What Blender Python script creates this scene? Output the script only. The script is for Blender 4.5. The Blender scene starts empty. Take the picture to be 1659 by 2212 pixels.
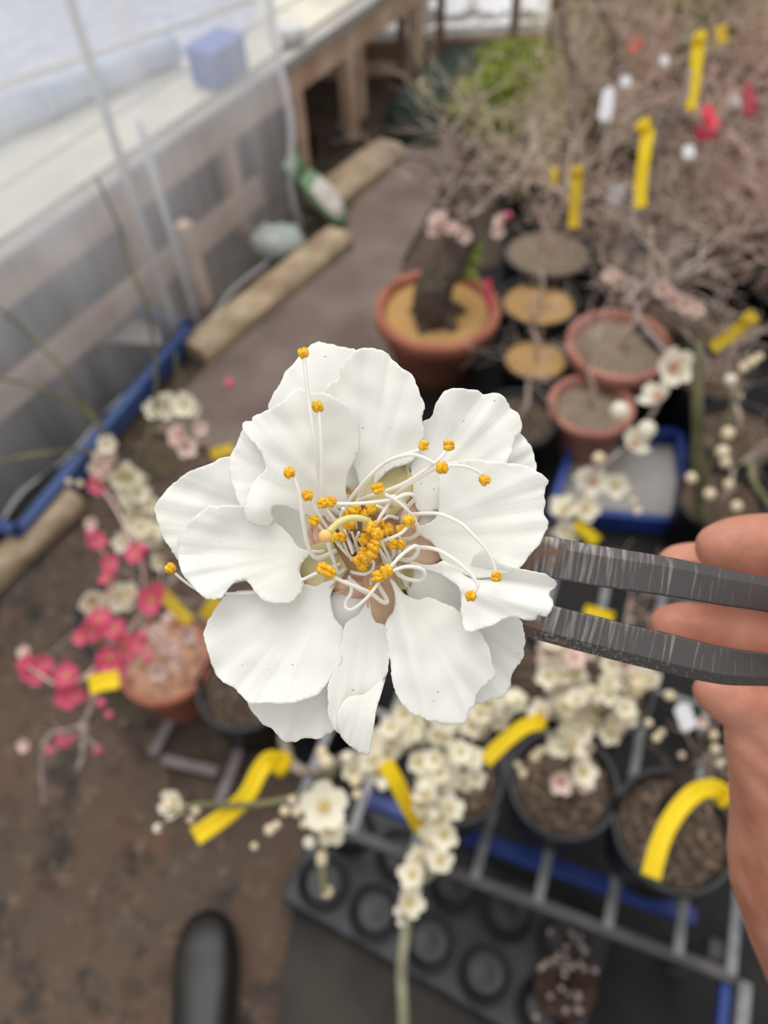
import bpy, bmesh, math, random
from mathutils import Vector, Matrix, noise
from mathutils.geometry import delaunay_2d_cdt

random.seed(7)
SC = bpy.context.scene
COL = SC.collection

# ------------------------------------------------------------------ camera
F_PX, IW, IH = 1640.0, 1659.0, 2212.0
CAM = Vector((0, 0, 1.5))
_dep, _roll = math.radians(54), math.radians(-3)
FW = Vector((0, math.cos(_dep), -math.sin(_dep)))
_r0 = Vector((1, 0, 0)); _u0 = _r0.cross(FW)
RT = _r0 * math.cos(_roll) + _u0 * math.sin(_roll)
UP = _u0 * math.cos(_roll) - _r0 * math.sin(_roll)
cam_data = bpy.data.cameras.new('camera')
cam = bpy.data.objects.new('camera', cam_data); COL.objects.link(cam)
cam_data.sensor_fit = 'VERTICAL'; cam_data.sensor_height = 36.0
cam_data.lens = F_PX / IH * 36.0
cam_data.clip_start = 0.01; cam_data.clip_end = 60
cam_data.dof.use_dof = True
FLOWER_D = 0.110
cam_data.dof.focus_distance = FLOWER_D - 0.001
cam_data.dof.aperture_fstop = cam_data.lens / 1.60
cam_data.dof.aperture_blades = 0
m = Matrix.Identity(4)
for i in range(3):
    m[i][0] = RT[i]; m[i][1] = UP[i]; m[i][2] = -FW[i]; m[i][3] = CAM[i]
cam.matrix_world = m
SC.camera = cam

# ------------------------------------------------------------------ world: bright overcast sky
w = bpy.data.worlds.new('overcast_sky'); SC.world = w; w.use_nodes = True
nt = w.node_tree; nt.nodes.clear()
wo = nt.nodes.new('ShaderNodeOutputWorld'); bg = nt.nodes.new('ShaderNodeBackground')
tc = nt.nodes.new('ShaderNodeTexCoord'); sp = nt.nodes.new('ShaderNodeSeparateXYZ')
mx = nt.nodes.new('ShaderNodeMath'); mx.operation = 'MAXIMUM'; mx.inputs[1].default_value = 0.0
ma = nt.nodes.new('ShaderNodeMath'); ma.operation = 'MULTIPLY_ADD'; ma.inputs[1].default_value = 0.52; ma.inputs[2].default_value = 0.46
nt.links.new(tc.outputs['Generated'], sp.inputs[0]); nt.links.new(sp.outputs['Z'], mx.inputs[0])
nt.links.new(mx.outputs[0], ma.inputs[0]); nt.links.new(ma.outputs[0], bg.inputs['Strength'])
bg.inputs['Color'].default_value = (1.0, 0.985, 0.955, 1)
nt.links.new(bg.outputs[0], wo.inputs[0])
# hazy sun behind the cloud, very soft
sl = bpy.data.lights.new('hazy_sun', 'SUN'); sl.energy = 1.7; sl.angle = math.radians(45); sl.color = (1, 0.97, 0.93)
so = bpy.data.objects.new('hazy_sun', sl); COL.objects.link(so)
so.rotation_euler = Vector((0.08, -0.38, -1)).to_track_quat('-Z', 'Y').to_euler()

SC.view_settings.view_transform = 'Standard'; SC.view_settings.look = 'None'
SC.view_settings.gamma = 1.0; SC.view_settings.use_curve_mapping = False
SC.view_settings.exposure = 0.12
SC.cycles.transparent_max_bounces = 24
SC.cycles.max_bounces = 8

# ------------------------------------------------------------------ pixel -> place helpers
def ray(x, y): return FW + RT * ((x - IW / 2) / F_PX) - UP * ((y - IH / 2) / F_PX)
def G(x, y, z=0.0):
    d = ray(x, y); return CAM + d * ((z - CAM.z) / d.z)
def D(x, y, dep): return CAM + ray(x, y) * dep
def FP(x, y, h): return CAM + ray(x, y) * (FLOWER_D - h * 0.001)      # h in mm toward the viewer
def pix_m(dep): return dep / F_PX

# ------------------------------------------------------------------ materials
def lin(c): return tuple(((v / 255) / 12.92 if v / 255 <= .04045 else ((v / 255 + .055) / 1.055) ** 2.4) for v in c) + (1.0,)
MATS = {}
def mat(name, c1, c2=None, scale=40.0, rough=0.6, bump=0.0, bscale=None, metal=0.0, detail=4.0, spec=0.4, trans=0.0, c3=None, sub=0.0, dist=0.0, lo=.35, hi=.65):
    if name in MATS: return MATS[name]
    M = bpy.data.materials.new(name); M.use_nodes = True; n = M.node_tree; n.nodes.clear()
    out = n.nodes.new('ShaderNodeOutputMaterial'); b = n.nodes.new('ShaderNodeBsdfPrincipled')
    b.inputs['Roughness'].default_value = rough; b.inputs['Metallic'].default_value = metal
    b.inputs['Specular IOR Level'].default_value = spec
    if sub:
        b.inputs['Subsurface Weight'].default_value = sub
        b.inputs['Subsurface Radius'].default_value = (0.006, 0.002, 0.001); b.inputs['Subsurface Scale'].default_value = 1.0
    t = n.nodes.new('ShaderNodeTexCoord')
    if c2 is not None:
        nz = n.nodes.new('ShaderNodeTexNoise'); nz.inputs['Scale'].default_value = scale; nz.inputs['Detail'].default_value = detail
        nz.inputs['Distortion'].default_value = dist
        n.links.new(t.outputs['Object'], nz.inputs['Vector'])
        r = n.nodes.new('ShaderNodeValToRGB'); r.color_ramp.elements[0].position = lo; r.color_ramp.elements[1].position = hi
        r.color_ramp.elements[0].color = lin(c1); r.color_ramp.elements[1].color = lin(c2)
        if c3 is not None:
            e = r.color_ramp.elements.new((lo + hi) / 2); e.color = lin(c3)
        n.links.new(nz.outputs['Fac'], r.inputs['Fac']); n.links.new(r.outputs[0], b.inputs['Base Color'])
    else:
        b.inputs['Base Color'].default_value = lin(c1)
    if bump:
        nb = n.nodes.new('ShaderNodeTexNoise'); nb.inputs['Scale'].default_value = bscale or scale * 3; nb.inputs['Detail'].default_value = 5
        n.links.new(t.outputs['Object'], nb.inputs['Vector'])
        bp = n.nodes.new('ShaderNodeBump'); bp.inputs['Strength'].default_value = bump; bp.inputs['Distance'].default_value = 0.3 / (bscale or scale * 3)
        n.links.new(nb.outputs['Fac'], bp.inputs['Height']); n.links.new(bp.outputs[0], b.inputs['Normal'])
    if trans:
        tr = n.nodes.new('ShaderNodeBsdfTranslucent'); mixn = n.nodes.new('ShaderNodeMixShader'); mixn.inputs[0].default_value = trans
        if c2 is not None: n.links.new(r.outputs[0], tr.inputs['Color'])
        else: tr.inputs['Color'].default_value = lin(c1)
        n.links.new(b.outputs[0], mixn.inputs[1]); n.links.new(tr.outputs[0], mixn.inputs[2]); n.links.new(mixn.outputs[0], out.inputs[0])
    else:
        n.links.new(b.outputs[0], out.inputs[0])
    MATS[name] = M
    return M

def petal_material():
    M = bpy.data.materials.new('petal_white'); M.use_nodes = True; n = M.node_tree; n.nodes.clear()
    out = n.nodes.new('ShaderNodeOutputMaterial'); b = n.nodes.new('ShaderNodeBsdfPrincipled')
    b.inputs['Roughness'].default_value = 0.5; b.inputs['Specular IOR Level'].default_value = 0.25
    uv = n.nodes.new('ShaderNodeUVMap')
    mp = n.nodes.new('ShaderNodeMapping'); mp.inputs['Scale'].default_value = (64, 2.6, 1)
    n.links.new(uv.outputs[0], mp.inputs[0])
    nz = n.nodes.new('ShaderNodeTexNoise'); nz.inputs['Scale'].default_value = 1.0; nz.inputs['Detail'].default_value = 3
    n.links.new(mp.outputs[0], nz.inputs['Vector'])
    t = n.nodes.new('ShaderNodeTexCoord')
    nf = n.nodes.new('ShaderNodeTexNoise'); nf.inputs['Scale'].default_value = 2600; nf.inputs['Detail'].default_value = 2
    n.links.new(t.outputs['Object'], nf.inputs['Vector'])
    ad = n.nodes.new('ShaderNodeMath'); ad.operation = 'MULTIPLY_ADD'; ad.inputs[1].default_value = 0.35
    n.links.new(nf.outputs['Fac'], ad.inputs[0]); n.links.new(nz.outputs['Fac'], ad.inputs[2])
    bp = n.nodes.new('ShaderNodeBump'); bp.inputs['Strength'].default_value = 0.24; bp.inputs['Distance'].default_value = 0.00022
    n.links.new(ad.outputs[0], bp.inputs['Height']); n.links.new(bp.outputs[0], b.inputs['Normal'])
    # tiny specks of dust + slight creamy patches
    ns = n.nodes.new('ShaderNodeTexNoise'); ns.inputs['Scale'].default_value = 1500; ns.inputs['Detail'].default_value = 1
    n.links.new(t.outputs['Object'], ns.inputs['Vector'])
    rs = n.nodes.new('ShaderNodeValToRGB'); rs.color_ramp.elements[0].position = 0.775; rs.color_ramp.elements[1].position = 0.81
    rs.color_ramp.elements[0].color = (1, 1, 1, 1); rs.color_ramp.elements[1].color = (.45, .43, .40, 1)
    n.links.new(ns.outputs['Fac'], rs.inputs['Fac'])
    nc = n.nodes.new('ShaderNodeTexNoise'); nc.inputs['Scale'].default_value = 90; nc.inputs['Detail'].default_value = 2
    n.links.new(t.outputs['Object'], nc.inputs['Vector'])
    rc = n.nodes.new('ShaderNodeValToRGB'); rc.color_ramp.elements[0].position = .4; rc.color_ramp.elements[1].position = .62
    rc.color_ramp.elements[0].color = (.925, .93, .91, 1); rc.color_ramp.elements[1].color = (.93, .93, .885, 1)
    n.links.new(nc.outputs['Fac'], rc.inputs['Fac'])
    mm = n.nodes.new('ShaderNodeMix'); mm.data_type = 'RGBA'; mm.blend_type = 'MULTIPLY'; mm.inputs[0].default_value = 1
    n.links.new(rc.outputs[0], mm.inputs[6]); n.links.new(rs.outputs[0], mm.inputs[7])
    n.links.new(mm.outputs[2], b.inputs['Base Color'])
    tr = n.nodes.new('ShaderNodeBsdfTranslucent'); tr.inputs['Color'].default_value = (.93, .93, .89, 1)
    mixn = n.nodes.new('ShaderNodeMixShader'); mixn.inputs[0].default_value = 0.22
    n.links.new(b.outputs[0], mixn.inputs[1]); n.links.new(tr.outputs[0], mixn.inputs[2]); n.links.new(mixn.outputs[0], out.inputs[0])
    return M

def film_material(name, transp, col, rough=0.35, tl_mix=0.5, gloss=0.12, zfade=0.0):
    M = bpy.data.materials.new(name); M.use_nodes = True; n = M.node_tree; n.nodes.clear()
    out = n.nodes.new('ShaderNodeOutputMaterial')
    tr = n.nodes.new('ShaderNodeBsdfTransparent'); tr.inputs[0].default_value = (.97, .98, 1, 1)
    df = n.nodes.new('ShaderNodeBsdfDiffuse'); df.inputs[0].default_value = lin(col)
    tl = n.nodes.new('ShaderNodeBsdfTranslucent'); tl.inputs[0].default_value = lin(col)
    gl = n.nodes.new('ShaderNodeBsdfGlossy'); gl.inputs['Roughness'].default_value = rough
    m1 = n.nodes.new('ShaderNodeMixShader'); m1.inputs[0].default_value = tl_mix
    n.links.new(df.outputs[0], m1.inputs[1]); n.links.new(tl.outputs[0], m1.inputs[2])
    m2 = n.nodes.new('ShaderNodeMixShader'); m2.inputs[0].default_value = gloss
    n.links.new(m1.outputs[0], m2.inputs[1]); n.links.new(gl.outputs[0], m2.inputs[2])
    m3 = n.nodes.new('ShaderNodeMixShader')
    t = n.nodes.new('ShaderNodeTexCoord'); mp = n.nodes.new('ShaderNodeMapping'); mp.inputs['Scale'].default_value = (9, 9, 1.2)
    nz = n.nodes.new('ShaderNodeTexNoise'); nz.inputs['Scale'].default_value = 1.0; nz.inputs['Detail'].default_value = 3
    n.links.new(t.outputs['Object'], mp.inputs[0]); n.links.new(mp.outputs[0], nz.inputs['Vector'])
    r = n.nodes.new('ShaderNodeMapRange'); r.inputs[1].default_value = .3; r.inputs[2].default_value = .7
    r.inputs[3].default_value = transp + .14; r.inputs[4].default_value = transp - .14
    n.links.new(nz.outputs['Fac'], r.inputs[0])
    if zfade:                                   # sheet turns less transparent towards the top
        sz = n.nodes.new('ShaderNodeSeparateXYZ'); n.links.new(t.outputs['Object'], sz.inputs[0])
        mz = n.nodes.new('ShaderNodeMapRange'); mz.inputs[1].default_value = .05; mz.inputs[2].default_value = .75; mz.inputs[3].default_value = zfade; mz.inputs[4].default_value = -zfade
        n.links.new(sz.outputs[2], mz.inputs[0]); sm_ = n.nodes.new('ShaderNodeMath'); sm_.operation = 'ADD'; sm_.use_clamp = True
        n.links.new(r.outputs[0], sm_.inputs[0]); n.links.new(mz.outputs[0], sm_.inputs[1]); n.links.new(sm_.outputs[0], m3.inputs[0])
    else: n.links.new(r.outputs[0], m3.inputs[0])
    n.links.new(m2.outputs[0], m3.inputs[1]); n.links.new(tr.outputs[0], m3.inputs[2]); n.links.new(m3.outputs[0], out.inputs[0])
    return M

PETAL = petal_material()
FILM = film_material('clear_plastic_film', 0.58, (246, 248, 254), zfade=.18, tl_mix=.55, gloss=.10)
EDGEFILM = film_material('whitened_edge_film', 0.30, (250, 251, 254), gloss=.10)  # whiter, more opaque film; holds the highlights of the curtain edge
WALLFILM = film_material('white_greenhouse_film', 0.78, (254, 254, 254), tl_mix=.9, gloss=.02)
def dirt_material():
    M = bpy.data.materials.new('dirt'); M.use_nodes = True; n = M.node_tree; n.nodes.clear()
    out = n.nodes.new('ShaderNodeOutputMaterial'); b = n.nodes.new('ShaderNodeBsdfPrincipled'); b.inputs['Roughness'].default_value = .85
    t = n.nodes.new('ShaderNodeTexCoord')
    def nz(sc, det, lo, hi, rough=.6):
        k = n.nodes.new('ShaderNodeTexNoise'); k.inputs['Scale'].default_value = sc; k.inputs['Detail'].default_value = det; k.inputs['Roughness'].default_value = rough
        n.links.new(t.outputs['Object'], k.inputs['Vector']); m_ = n.nodes.new('ShaderNodeMapRange'); m_.inputs[1].default_value = lo; m_.inputs[2].default_value = hi
        n.links.new(k.outputs['Fac'], m_.inputs[0]); return m_.outputs[0]
    def mix(f, c1, c2):
        m_ = n.nodes.new('ShaderNodeMix'); m_.data_type = 'RGBA'; n.links.new(f, m_.inputs[0])
        for c, i in ((c1, 6), (c2, 7)):
            if isinstance(c, tuple): m_.inputs[i].default_value = lin(c)
            else: n.links.new(c, m_.inputs[i])
        return m_.outputs[2]
    c = mix(nz(3.2, 5, .40, .62), (76, 64, 54), (90, 70, 57))
    c = mix(nz(6.5, 4, .52, .70), c, (70, 68, 63))              # greyish scuffs
    c = mix(nz(4.7, 3, .58, .74), c, (104, 70, 53))             # rusty clay
    c = mix(nz(13, 9, .50, .66, .72), c, (34, 29, 26))          # dark damp crumbs
    c = mix(nz(34, 6, .56, .70, .7), c, (116, 99, 84))         # pale grit
    n.links.new(c, b.inputs['Base Color'])
    kb = n.nodes.new('ShaderNodeTexNoise'); kb.inputs['Scale'].default_value = 50; kb.inputs['Detail'].default_value = 6; n.links.new(t.outputs['Object'], kb.inputs['Vector'])
    bp = n.nodes.new('ShaderNodeBump'); bp.inputs['Strength'].default_value = .9; bp.inputs['Distance'].default_value = .008
    n.links.new(kb.outputs['Fac'], bp.inputs['Height']); n.links.new(bp.outputs[0], b.inputs['Normal']); n.links.new(b.outputs[0], out.inputs[0])
    return M
m_dirt = dirt_material()
m_path = mat('path_earth', (104, 91, 84), (128, 114, 106), 5, .85, .5, 70, detail=6)
m_cloth = mat('weed_cloth', (13, 13, 15), (32, 31, 31), 9, .85, .3, 300)
m_matgrey = mat('grey_cloth', (40, 38, 36), (62, 57, 52), 6, .9, .3, 200)
m_wood = mat('bench_wood', (188, 156, 136), (222, 196, 178), 9, .8, .3, 40)
m_wooddark = mat('old_wood', (110, 86, 70), (152, 124, 104), 8, .85, .3, 40)
m_cream = mat('bench_board', (206, 202, 190), (226, 222, 206), 5, .7)
m_greyboard = mat('grey_board', (150, 146, 144), (176, 172, 168), 4, .7)
m_pipe = mat('white_pipe', (226, 228, 230), None, rough=.4)
m_blue = mat('blue_plastic', (24, 46, 112), (36, 62, 134), 10, .45)
m_bluebox = mat('blue_box', (70, 110, 190), None, rough=.5)
m_curb = mat('concrete_curb', (150, 130, 106), (188, 168, 142), 12, .9, .5, 60)
m_terra = mat('terracotta', (142, 84, 64), (176, 112, 90), 14, .8, .2, 80)
m_terra2 = mat('terracotta_pale', (150, 98, 86), (182, 128, 114), 14, .8, .2, 80)
m_blackpot = mat('black_plastic', (15, 16, 20), (28, 29, 34), 14, .42, spec=.5)
m_soily = mat('soil_yellow', (150, 112, 62), (206, 168, 112), 130, .95, .9, 140, lo=.3, hi=.7)
m_soilg = mat('soil_grey', (96, 82, 70), (158, 142, 124), 120, .95, .9, 140, lo=.3, hi=.7)
m_soild = mat('soil_dark', (44, 36, 30), (132, 112, 92), 110, .95, 1.0, 120, lo=.34, hi=.72, c3=(78, 64, 54))
m_barkd = mat('bark_dark', (56, 48, 42), (98, 86, 76), 60, .9, .8, 90)
m_barkg = mat('bark_grey', (116, 102, 96), (158, 144, 136), 60, .9, .6, 90)
m_twig = mat('twig_brown', (178, 154, 142), (224, 204, 190), 12, .85)
m_twigr = mat('twig_reddish', (190, 156, 144), (226, 198, 186), 12, .85)
m_twigo = mat('twig_olive', (92, 90, 62), (132, 128, 96), 16, .8)
m_twigg = mat('stem_greygreen', (104, 102, 84), (138, 134, 112), 30, .8)
m_green = mat('conifer_green', (112, 140, 44), (190, 198, 96), 14, .8)
m_moss = mat('moss_green', (92, 112, 34), (136, 150, 62), 30, .8)
m_net = mat('dark_green_net', (16, 34, 30), (40, 62, 54), 90, .8, .8, 140)
m_yellow = mat('ribbon_yellow', (238, 206, 10), (248, 220, 30), 25, .5, trans=.25)
m_yelloww = mat('ribbon_yellow_worn', (206, 172, 24), (226, 196, 60), 30, .6, trans=.2)
m_redtag = mat('tag_red', (206, 40, 66), (226, 70, 88), 20, .55)
m_dredtag = mat('tag_crimson', (150, 22, 52), (176, 40, 66), 20, .55)
m_whitetag = mat('tag_white', (214, 216, 222), None, rough=.5)
m_wblossom = mat('blossom_white', (240, 234, 212), (249, 246, 234), 60, .6, trans=.3)
m_cblossom = mat('blossom_cream', (232, 214, 178), (244, 232, 206), 60, .6, trans=.3)
m_pblossom = mat('blossom_pink', (222, 84, 130), (242, 132, 166), 60, .6, trans=.3)
m_ppblossom = mat('blossom_palepink', (236, 212, 206), (244, 226, 218), 60, .6, trans=.3)
m_bcentre = mat('blossom_centre', (196, 170, 84), (214, 190, 110), 90, .7)
m_bcentrer = mat('blossom_centre_red', (176, 92, 70), (206, 140, 100), 90, .7)
m_bcal = mat('blossom_calyx', (120, 84, 58), (156, 116, 80), 90, .7)
m_bagw = mat('bag_white', (214, 206, 202), (232, 226, 222), 8, .45)
m_bagg = mat('bag_green', (112, 146, 112), (150, 176, 146), 8, .45)
m_mesh = mat('galvanised_wire', (98, 99, 104), (126, 127, 131), 30, .5, metal=.3)
m_bar = mat('grey_bar', (58, 58, 60), (80, 78, 78), 20, .6)
m_shoe = mat('shoe_rubber', (16, 16, 16), (26, 25, 24), 20, .38)
m_anther = mat('anther_yellow', (222, 156, 12), (248, 202, 60), 1500, .75, .8, 2500)
m_filament = mat('filament_white', (252, 249, 242), (254, 252, 247), 300, .5, trans=.3)
m_style = mat('style_green', (226, 222, 138), (236, 232, 170), 300, .5, trans=.2)
m_stigma = mat('stigma_peach', (238, 186, 112), (244, 204, 140), 800, .6)
m_sepalg = mat('sepal_olive', (186, 178, 126), (212, 200, 154), 260, .6, trans=.15)
m_sepalb = mat('sepal_tan', (204, 170, 142), (222, 192, 166), 260, .6, trans=.15)
m_cup = mat('receptacle', (214, 164, 140), (232, 192, 168), 300, .6)
m_cupin = mat('receptacle_core', (150, 132, 70), (196, 158, 114), 300, .6)
m_skin = mat('skin', (172, 112, 91), (198, 140, 119), 70, .45, .4, 420, sub=.15, spec=.35)
m_nail = mat('nail', (222, 176, 158), None, rough=.3)

def iron_material():
    M = bpy.data.materials.new('forged_iron'); M.use_nodes = True; n = M.node_tree; n.nodes.clear()
    out = n.nodes.new('ShaderNodeOutputMaterial'); b = n.nodes.new('ShaderNodeBsdfPrincipled')
    uv = n.nodes.new('ShaderNodeUVMap')
    mp = n.nodes.new('ShaderNodeMapping'); mp.inputs['Scale'].default_value = (150, 3, 1); n.links.new(uv.outputs[0], mp.inputs[0])
    nz = n.nodes.new('ShaderNodeTexNoise'); nz.inputs['Scale'].default_value = 1; nz.inputs['Detail'].default_value = 5; n.links.new(mp.outputs[0], nz.inputs['Vector'])
    # scratched bright metal fades out along the prong
    sx = n.nodes.new('ShaderNodeSeparateXYZ'); n.links.new(uv.outputs[0], sx.inputs[0])
    fade = n.nodes.new('ShaderNodeMapRange'); fade.inputs[1].default_value = .42; fade.inputs[2].default_value = .78; fade.inputs[3].default_value = .02; fade.inputs[4].default_value = -.15
    n.links.new(sx.outputs[0], fade.inputs[0])
    ad = n.nodes.new('ShaderNodeMath'); ad.operation = 'ADD'; n.links.new(nz.outputs['Fac'], ad.inputs[0]); n.links.new(fade.outputs[0], ad.inputs[1])
    r = n.nodes.new('ShaderNodeValToRGB'); r.color_ramp.elements[0].position = .47; r.color_ramp.elements[1].position = .82
    r.color_ramp.elements[0].color = lin((84, 80, 81)); r.color_ramp.elements[1].color = lin((176, 170, 166))
    n.links.new(ad.outputs[0], r.inputs[0])
    t = n.nodes.new('ShaderNodeTexCoord'); n2 = n.nodes.new('ShaderNodeTexNoise'); n2.inputs['Scale'].default_value = 260; n2.inputs['Detail'].default_value = 6
    n.links.new(t.outputs['Object'], n2.inputs['Vector'])
    rust = n.nodes.new('ShaderNodeMapRange'); rust.inputs[1].default_value = .50; rust.inputs[2].default_value = .36; rust.inputs[3].default_value = -.25; rust.inputs[4].default_value = .12
    n.links.new(sx.outputs[0], rust.inputs[0])
    a2 = n.nodes.new('ShaderNodeMath'); a2.operation = 'ADD'; n.links.new(n2.outputs['Fac'], a2.inputs[0]); n.links.new(rust.outputs[0], a2.inputs[1])
    r2 = n.nodes.new('ShaderNodeMapRange'); r2.inputs[1].default_value = .52; r2.inputs[2].default_value = .68; n.links.new(a2.outputs[0], r2.inputs[0])
    mm = n.nodes.new('ShaderNodeMix'); mm.data_type = 'RGBA'; n.links.new(r2.outputs[0], mm.inputs[0]); n.links.new(r.outputs[0], mm.inputs[6]); mm.inputs[7].default_value = lin((112, 88, 74))
    n.links.new(mm.outputs[2], b.inputs['Base Color'])
    b.inputs['Metallic'].default_value = .55; b.inputs['Roughness'].default_value = .46
    bp = n.nodes.new('ShaderNodeBump'); bp.inputs['Strength'].default_value = .25; bp.inputs['Distance'].default_value = .0002
    n.links.new(nz.outputs['Fac'], bp.inputs['Height']); n.links.new(bp.outputs[0], b.inputs['Normal'])
    n.links.new(b.outputs[0], out.inputs[0])
    return M
m_iron = iron_material()

# ------------------------------------------------------------------ object helpers
def tag(o, label=None, cat=None, group=None, kind=None):
    if label: o['label'] = label
    if cat: o['category'] = cat
    if group: o['group'] = group
    if kind: o['kind'] = kind
    return o
def thing(name, label, cat, loc, group=None):
    o = bpy.data.objects.new(name, None); COL.objects.link(o); o.empty_display_size = .02
    o.location = loc; return tag(o, label, cat, group)
def adopt(o, parent):
    if parent is not None:
        o.parent = parent
        if parent.type == 'EMPTY': o.matrix_parent_inverse = Matrix.Translation(-Vector(parent.location))
        else: o.matrix_parent_inverse = parent.matrix_basis.inverted()
    return o

class MB:
    def __init__(s): s.v = []; s.f = []; s.mi = []; s.cur = 0
    def add(s, vs, fs):
        o = len(s.v); s.v += [tuple(v) for v in vs]; s.f += [tuple(i + o for i in f) for f in fs]; s.mi += [s.cur] * len(fs); return s
    def tube(s, pts, rad, n=6, cap=True):
        pts = [Vector(p) for p in pts]; k = len(pts)
        if not hasattr(rad, '__len__'): rad = [rad] * k
        if len(rad) != k: rad = [rad[0] + (rad[-1] - rad[0]) * i / max(1, k - 1) for i in range(k)]
        vs = []; fs = []; a = None
        for i in range(k):
            t = (pts[min(i + 1, k - 1)] - pts[max(i - 1, 0)])
            if t.length < 1e-9: t = Vector((0, 0, 1))
            t.normalize()
            if a is None: a = t.orthogonal().normalized()
            else:
                a = (a - t * a.dot(t))
                a = a.normalized() if a.length > 1e-6 else t.orthogonal().normalized()
            b = t.cross(a)
            for j in range(n):
                th = 2 * math.pi * j / n; vs.append(pts[i] + (a * math.cos(th) + b * math.sin(th)) * rad[i])
        for i in range(k - 1):
            for j in range(n):
                fs.append((i * n + j, i * n + (j + 1) % n, (i + 1) * n + (j + 1) % n, (i + 1) * n + j))
        if cap:
            fs.append(tuple(range(n - 1, -1, -1))); fs.append(tuple((k - 1) * n + j for j in range(n)))
        return s.add(vs, fs)
    def obox(s, c, ax, ay, az, bev=0.0):       # centre and three half-extent vectors
        c = Vector(c); vs = [c + ax * i + ay * j + az * k for i in (-1, 1) for j in (-1, 1) for k in (-1, 1)]
        return s.add(vs, [(0, 1, 3, 2), (4, 6, 7, 5), (0, 4, 5, 1), (2, 3, 7, 6), (0, 2, 6, 4), (1, 5, 7, 3)])
    def beam(s, p, q, wx, hz, up=Vector((0, 0, 1))):   # bar from p to q, half sizes
        p = Vector(p); q = Vector(q); d = (q - p); l = d.length / 2; d.normalize()
        side = d.cross(up)
        side = side.normalized() if side.length > 1e-5 else Vector((1, 0, 0)); u = side.cross(d).normalized()
        return s.obox((p + q) / 2, d * l, side * wx, u * hz)
    def lathe(s, c, prof, n=28, ax=None, ay=None, az=None, wob=0.0):
        c = Vector(c); ax = ax or Vector((1, 0, 0)); ay = ay or Vector((0, 1, 0)); az = az or Vector((0, 0, 1))
        vs = []; fs = []; k = len(prof)
        for i, (r, z) in enumerate(prof):
            for j in range(n):
                th = 2 * math.pi * j / n; vs.append(c + ax * (r * math.cos(th)) + ay * (r * math.sin(th)) + az * z)
        for i in range(k - 1):
            for j in range(n): fs.append((i * n + j, i * n + (j + 1) % n, (i + 1) * n + (j + 1) % n, (i + 1) * n + j))
        if prof[0][0] > 0: fs.append(tuple(range(n - 1, -1, -1)))
        if prof[-1][0] > 0: fs.append(tuple((k - 1) * n + j for j in range(n)))
        return s.add(vs, fs)
    def ball(s, c, rx, ry=None, rz=None, n=8, m=6, ax=None, ay=None, az=None):
        ry = ry or rx; rz = rz or rx; c = Vector(c)
        ax = ax or Vector((1, 0, 0)); ay = ay or Vector((0, 1, 0)); az = az or Vector((0, 0, 1))
        vs = [c - az * rz]; fs = []
        for i in range(1, m):
            ph = -math.pi / 2 + math.pi * i / m
            for j in range(n):
                th = 2 * math.pi * j / n
                vs.append(c + ax * (rx * math.cos(ph) * math.cos(th)) + ay * (ry * math.cos(ph) * math.sin(th)) + az * (rz * math.sin(ph)))
        vs.append(c + az * rz); top = len(vs) - 1
        for j in range(n): fs.append((0, 1 + (j + 1) % n, 1 + j)); fs.append((top, 1 + (m - 2) * n + j, 1 + (m - 2) * n + (j + 1) % n))
        for i in range(m - 2):
            for j in range(n): fs.append((1 + i * n + j, 1 + i * n + (j + 1) % n, 1 + (i + 1) * n + (j + 1) % n, 1 + (i + 1) * n + j))
        return s.add(vs, fs)
    def knobbly(s, a, f):
        s.v = [tuple(Vector(v) + Vector((noise.noise(Vector(v) * f), noise.noise(Vector(v) * f + Vector((7, 3, 1))), noise.noise(Vector(v) * f + Vector((1, 9, 4))))) * a) for v in s.v]; return s
    def mesh(s, name, mats, smooth=True):
        me = bpy.data.meshes.new(name); me.from_pydata(s.v, [], s.f)
        for mt in (mats if isinstance(mats, (list, tuple)) else [mats]): me.materials.append(mt)
        me.polygons.foreach_set('material_index', s.mi)
        me.polygons.foreach_set('use_smooth', [smooth] * len(me.polygons)); me.update()
        return me
    def build(s, name, mats, parent=None, smooth=True, bevel=0.0):
        o = bpy.data.objects.new(name, s.mesh(name, mats, smooth)); COL.objects.link(o)
        if bevel:
            bv = o.modifiers.new('bevel', 'BEVEL'); bv.width = bevel; bv.segments = 2; bv.limit_method = 'ANGLE'
        return adopt(o, parent)

def catmull(pts, step, closed=False):
    P = [Vector(p) for p in pts]; n = len(P); out = []
    rng = range(n) if closed else range(n - 1)
    for i in rng:
        if closed: p0, p1, p2, p3 = P[(i - 1) % n], P[i], P[(i + 1) % n], P[(i + 2) % n]
        else: p0, p1, p2, p3 = P[max(i - 1, 0)], P[i], P[i + 1], P[min(i + 2, n - 1)]
        k = max(1, int((p2 - p1).length / step))
        for j in range(k):
            t = j / k
            out.append(.5 * ((2 * p1) + (p2 - p0) * t + (2 * p0 - 5 * p1 + 4 * p2 - p3) * t * t + (3 * p1 - p0 - 3 * p2 + p3) * t ** 3))
    if not closed: out.append(P[-1])
    return out

# ================================================================== THE SETTING
def slab(name, px, z, mt, thick=0.01, kind='structure', label=None, cat=None):
    mb = MB(); n = len(px)
    top = [G(x, y, z) for x, y in px]; bot = [p - Vector((0, 0, thick)) for p in top]
    mb.add(top + bot, [tuple(range(n))] + [tuple(range(2 * n - 1, n - 1, -1))] + [(i, n + i, n + (i + 1) % n, (i + 1) % n) for i in range(n)])
    o = mb.build(name, mt, None, False)
    bm = bmesh.new(); bm.from_mesh(o.data); bmesh.ops.recalc_face_normals(bm, faces=bm.faces); bm.to_mesh(o.data); bm.free()
    return tag(o, label, cat, None, kind)

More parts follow.
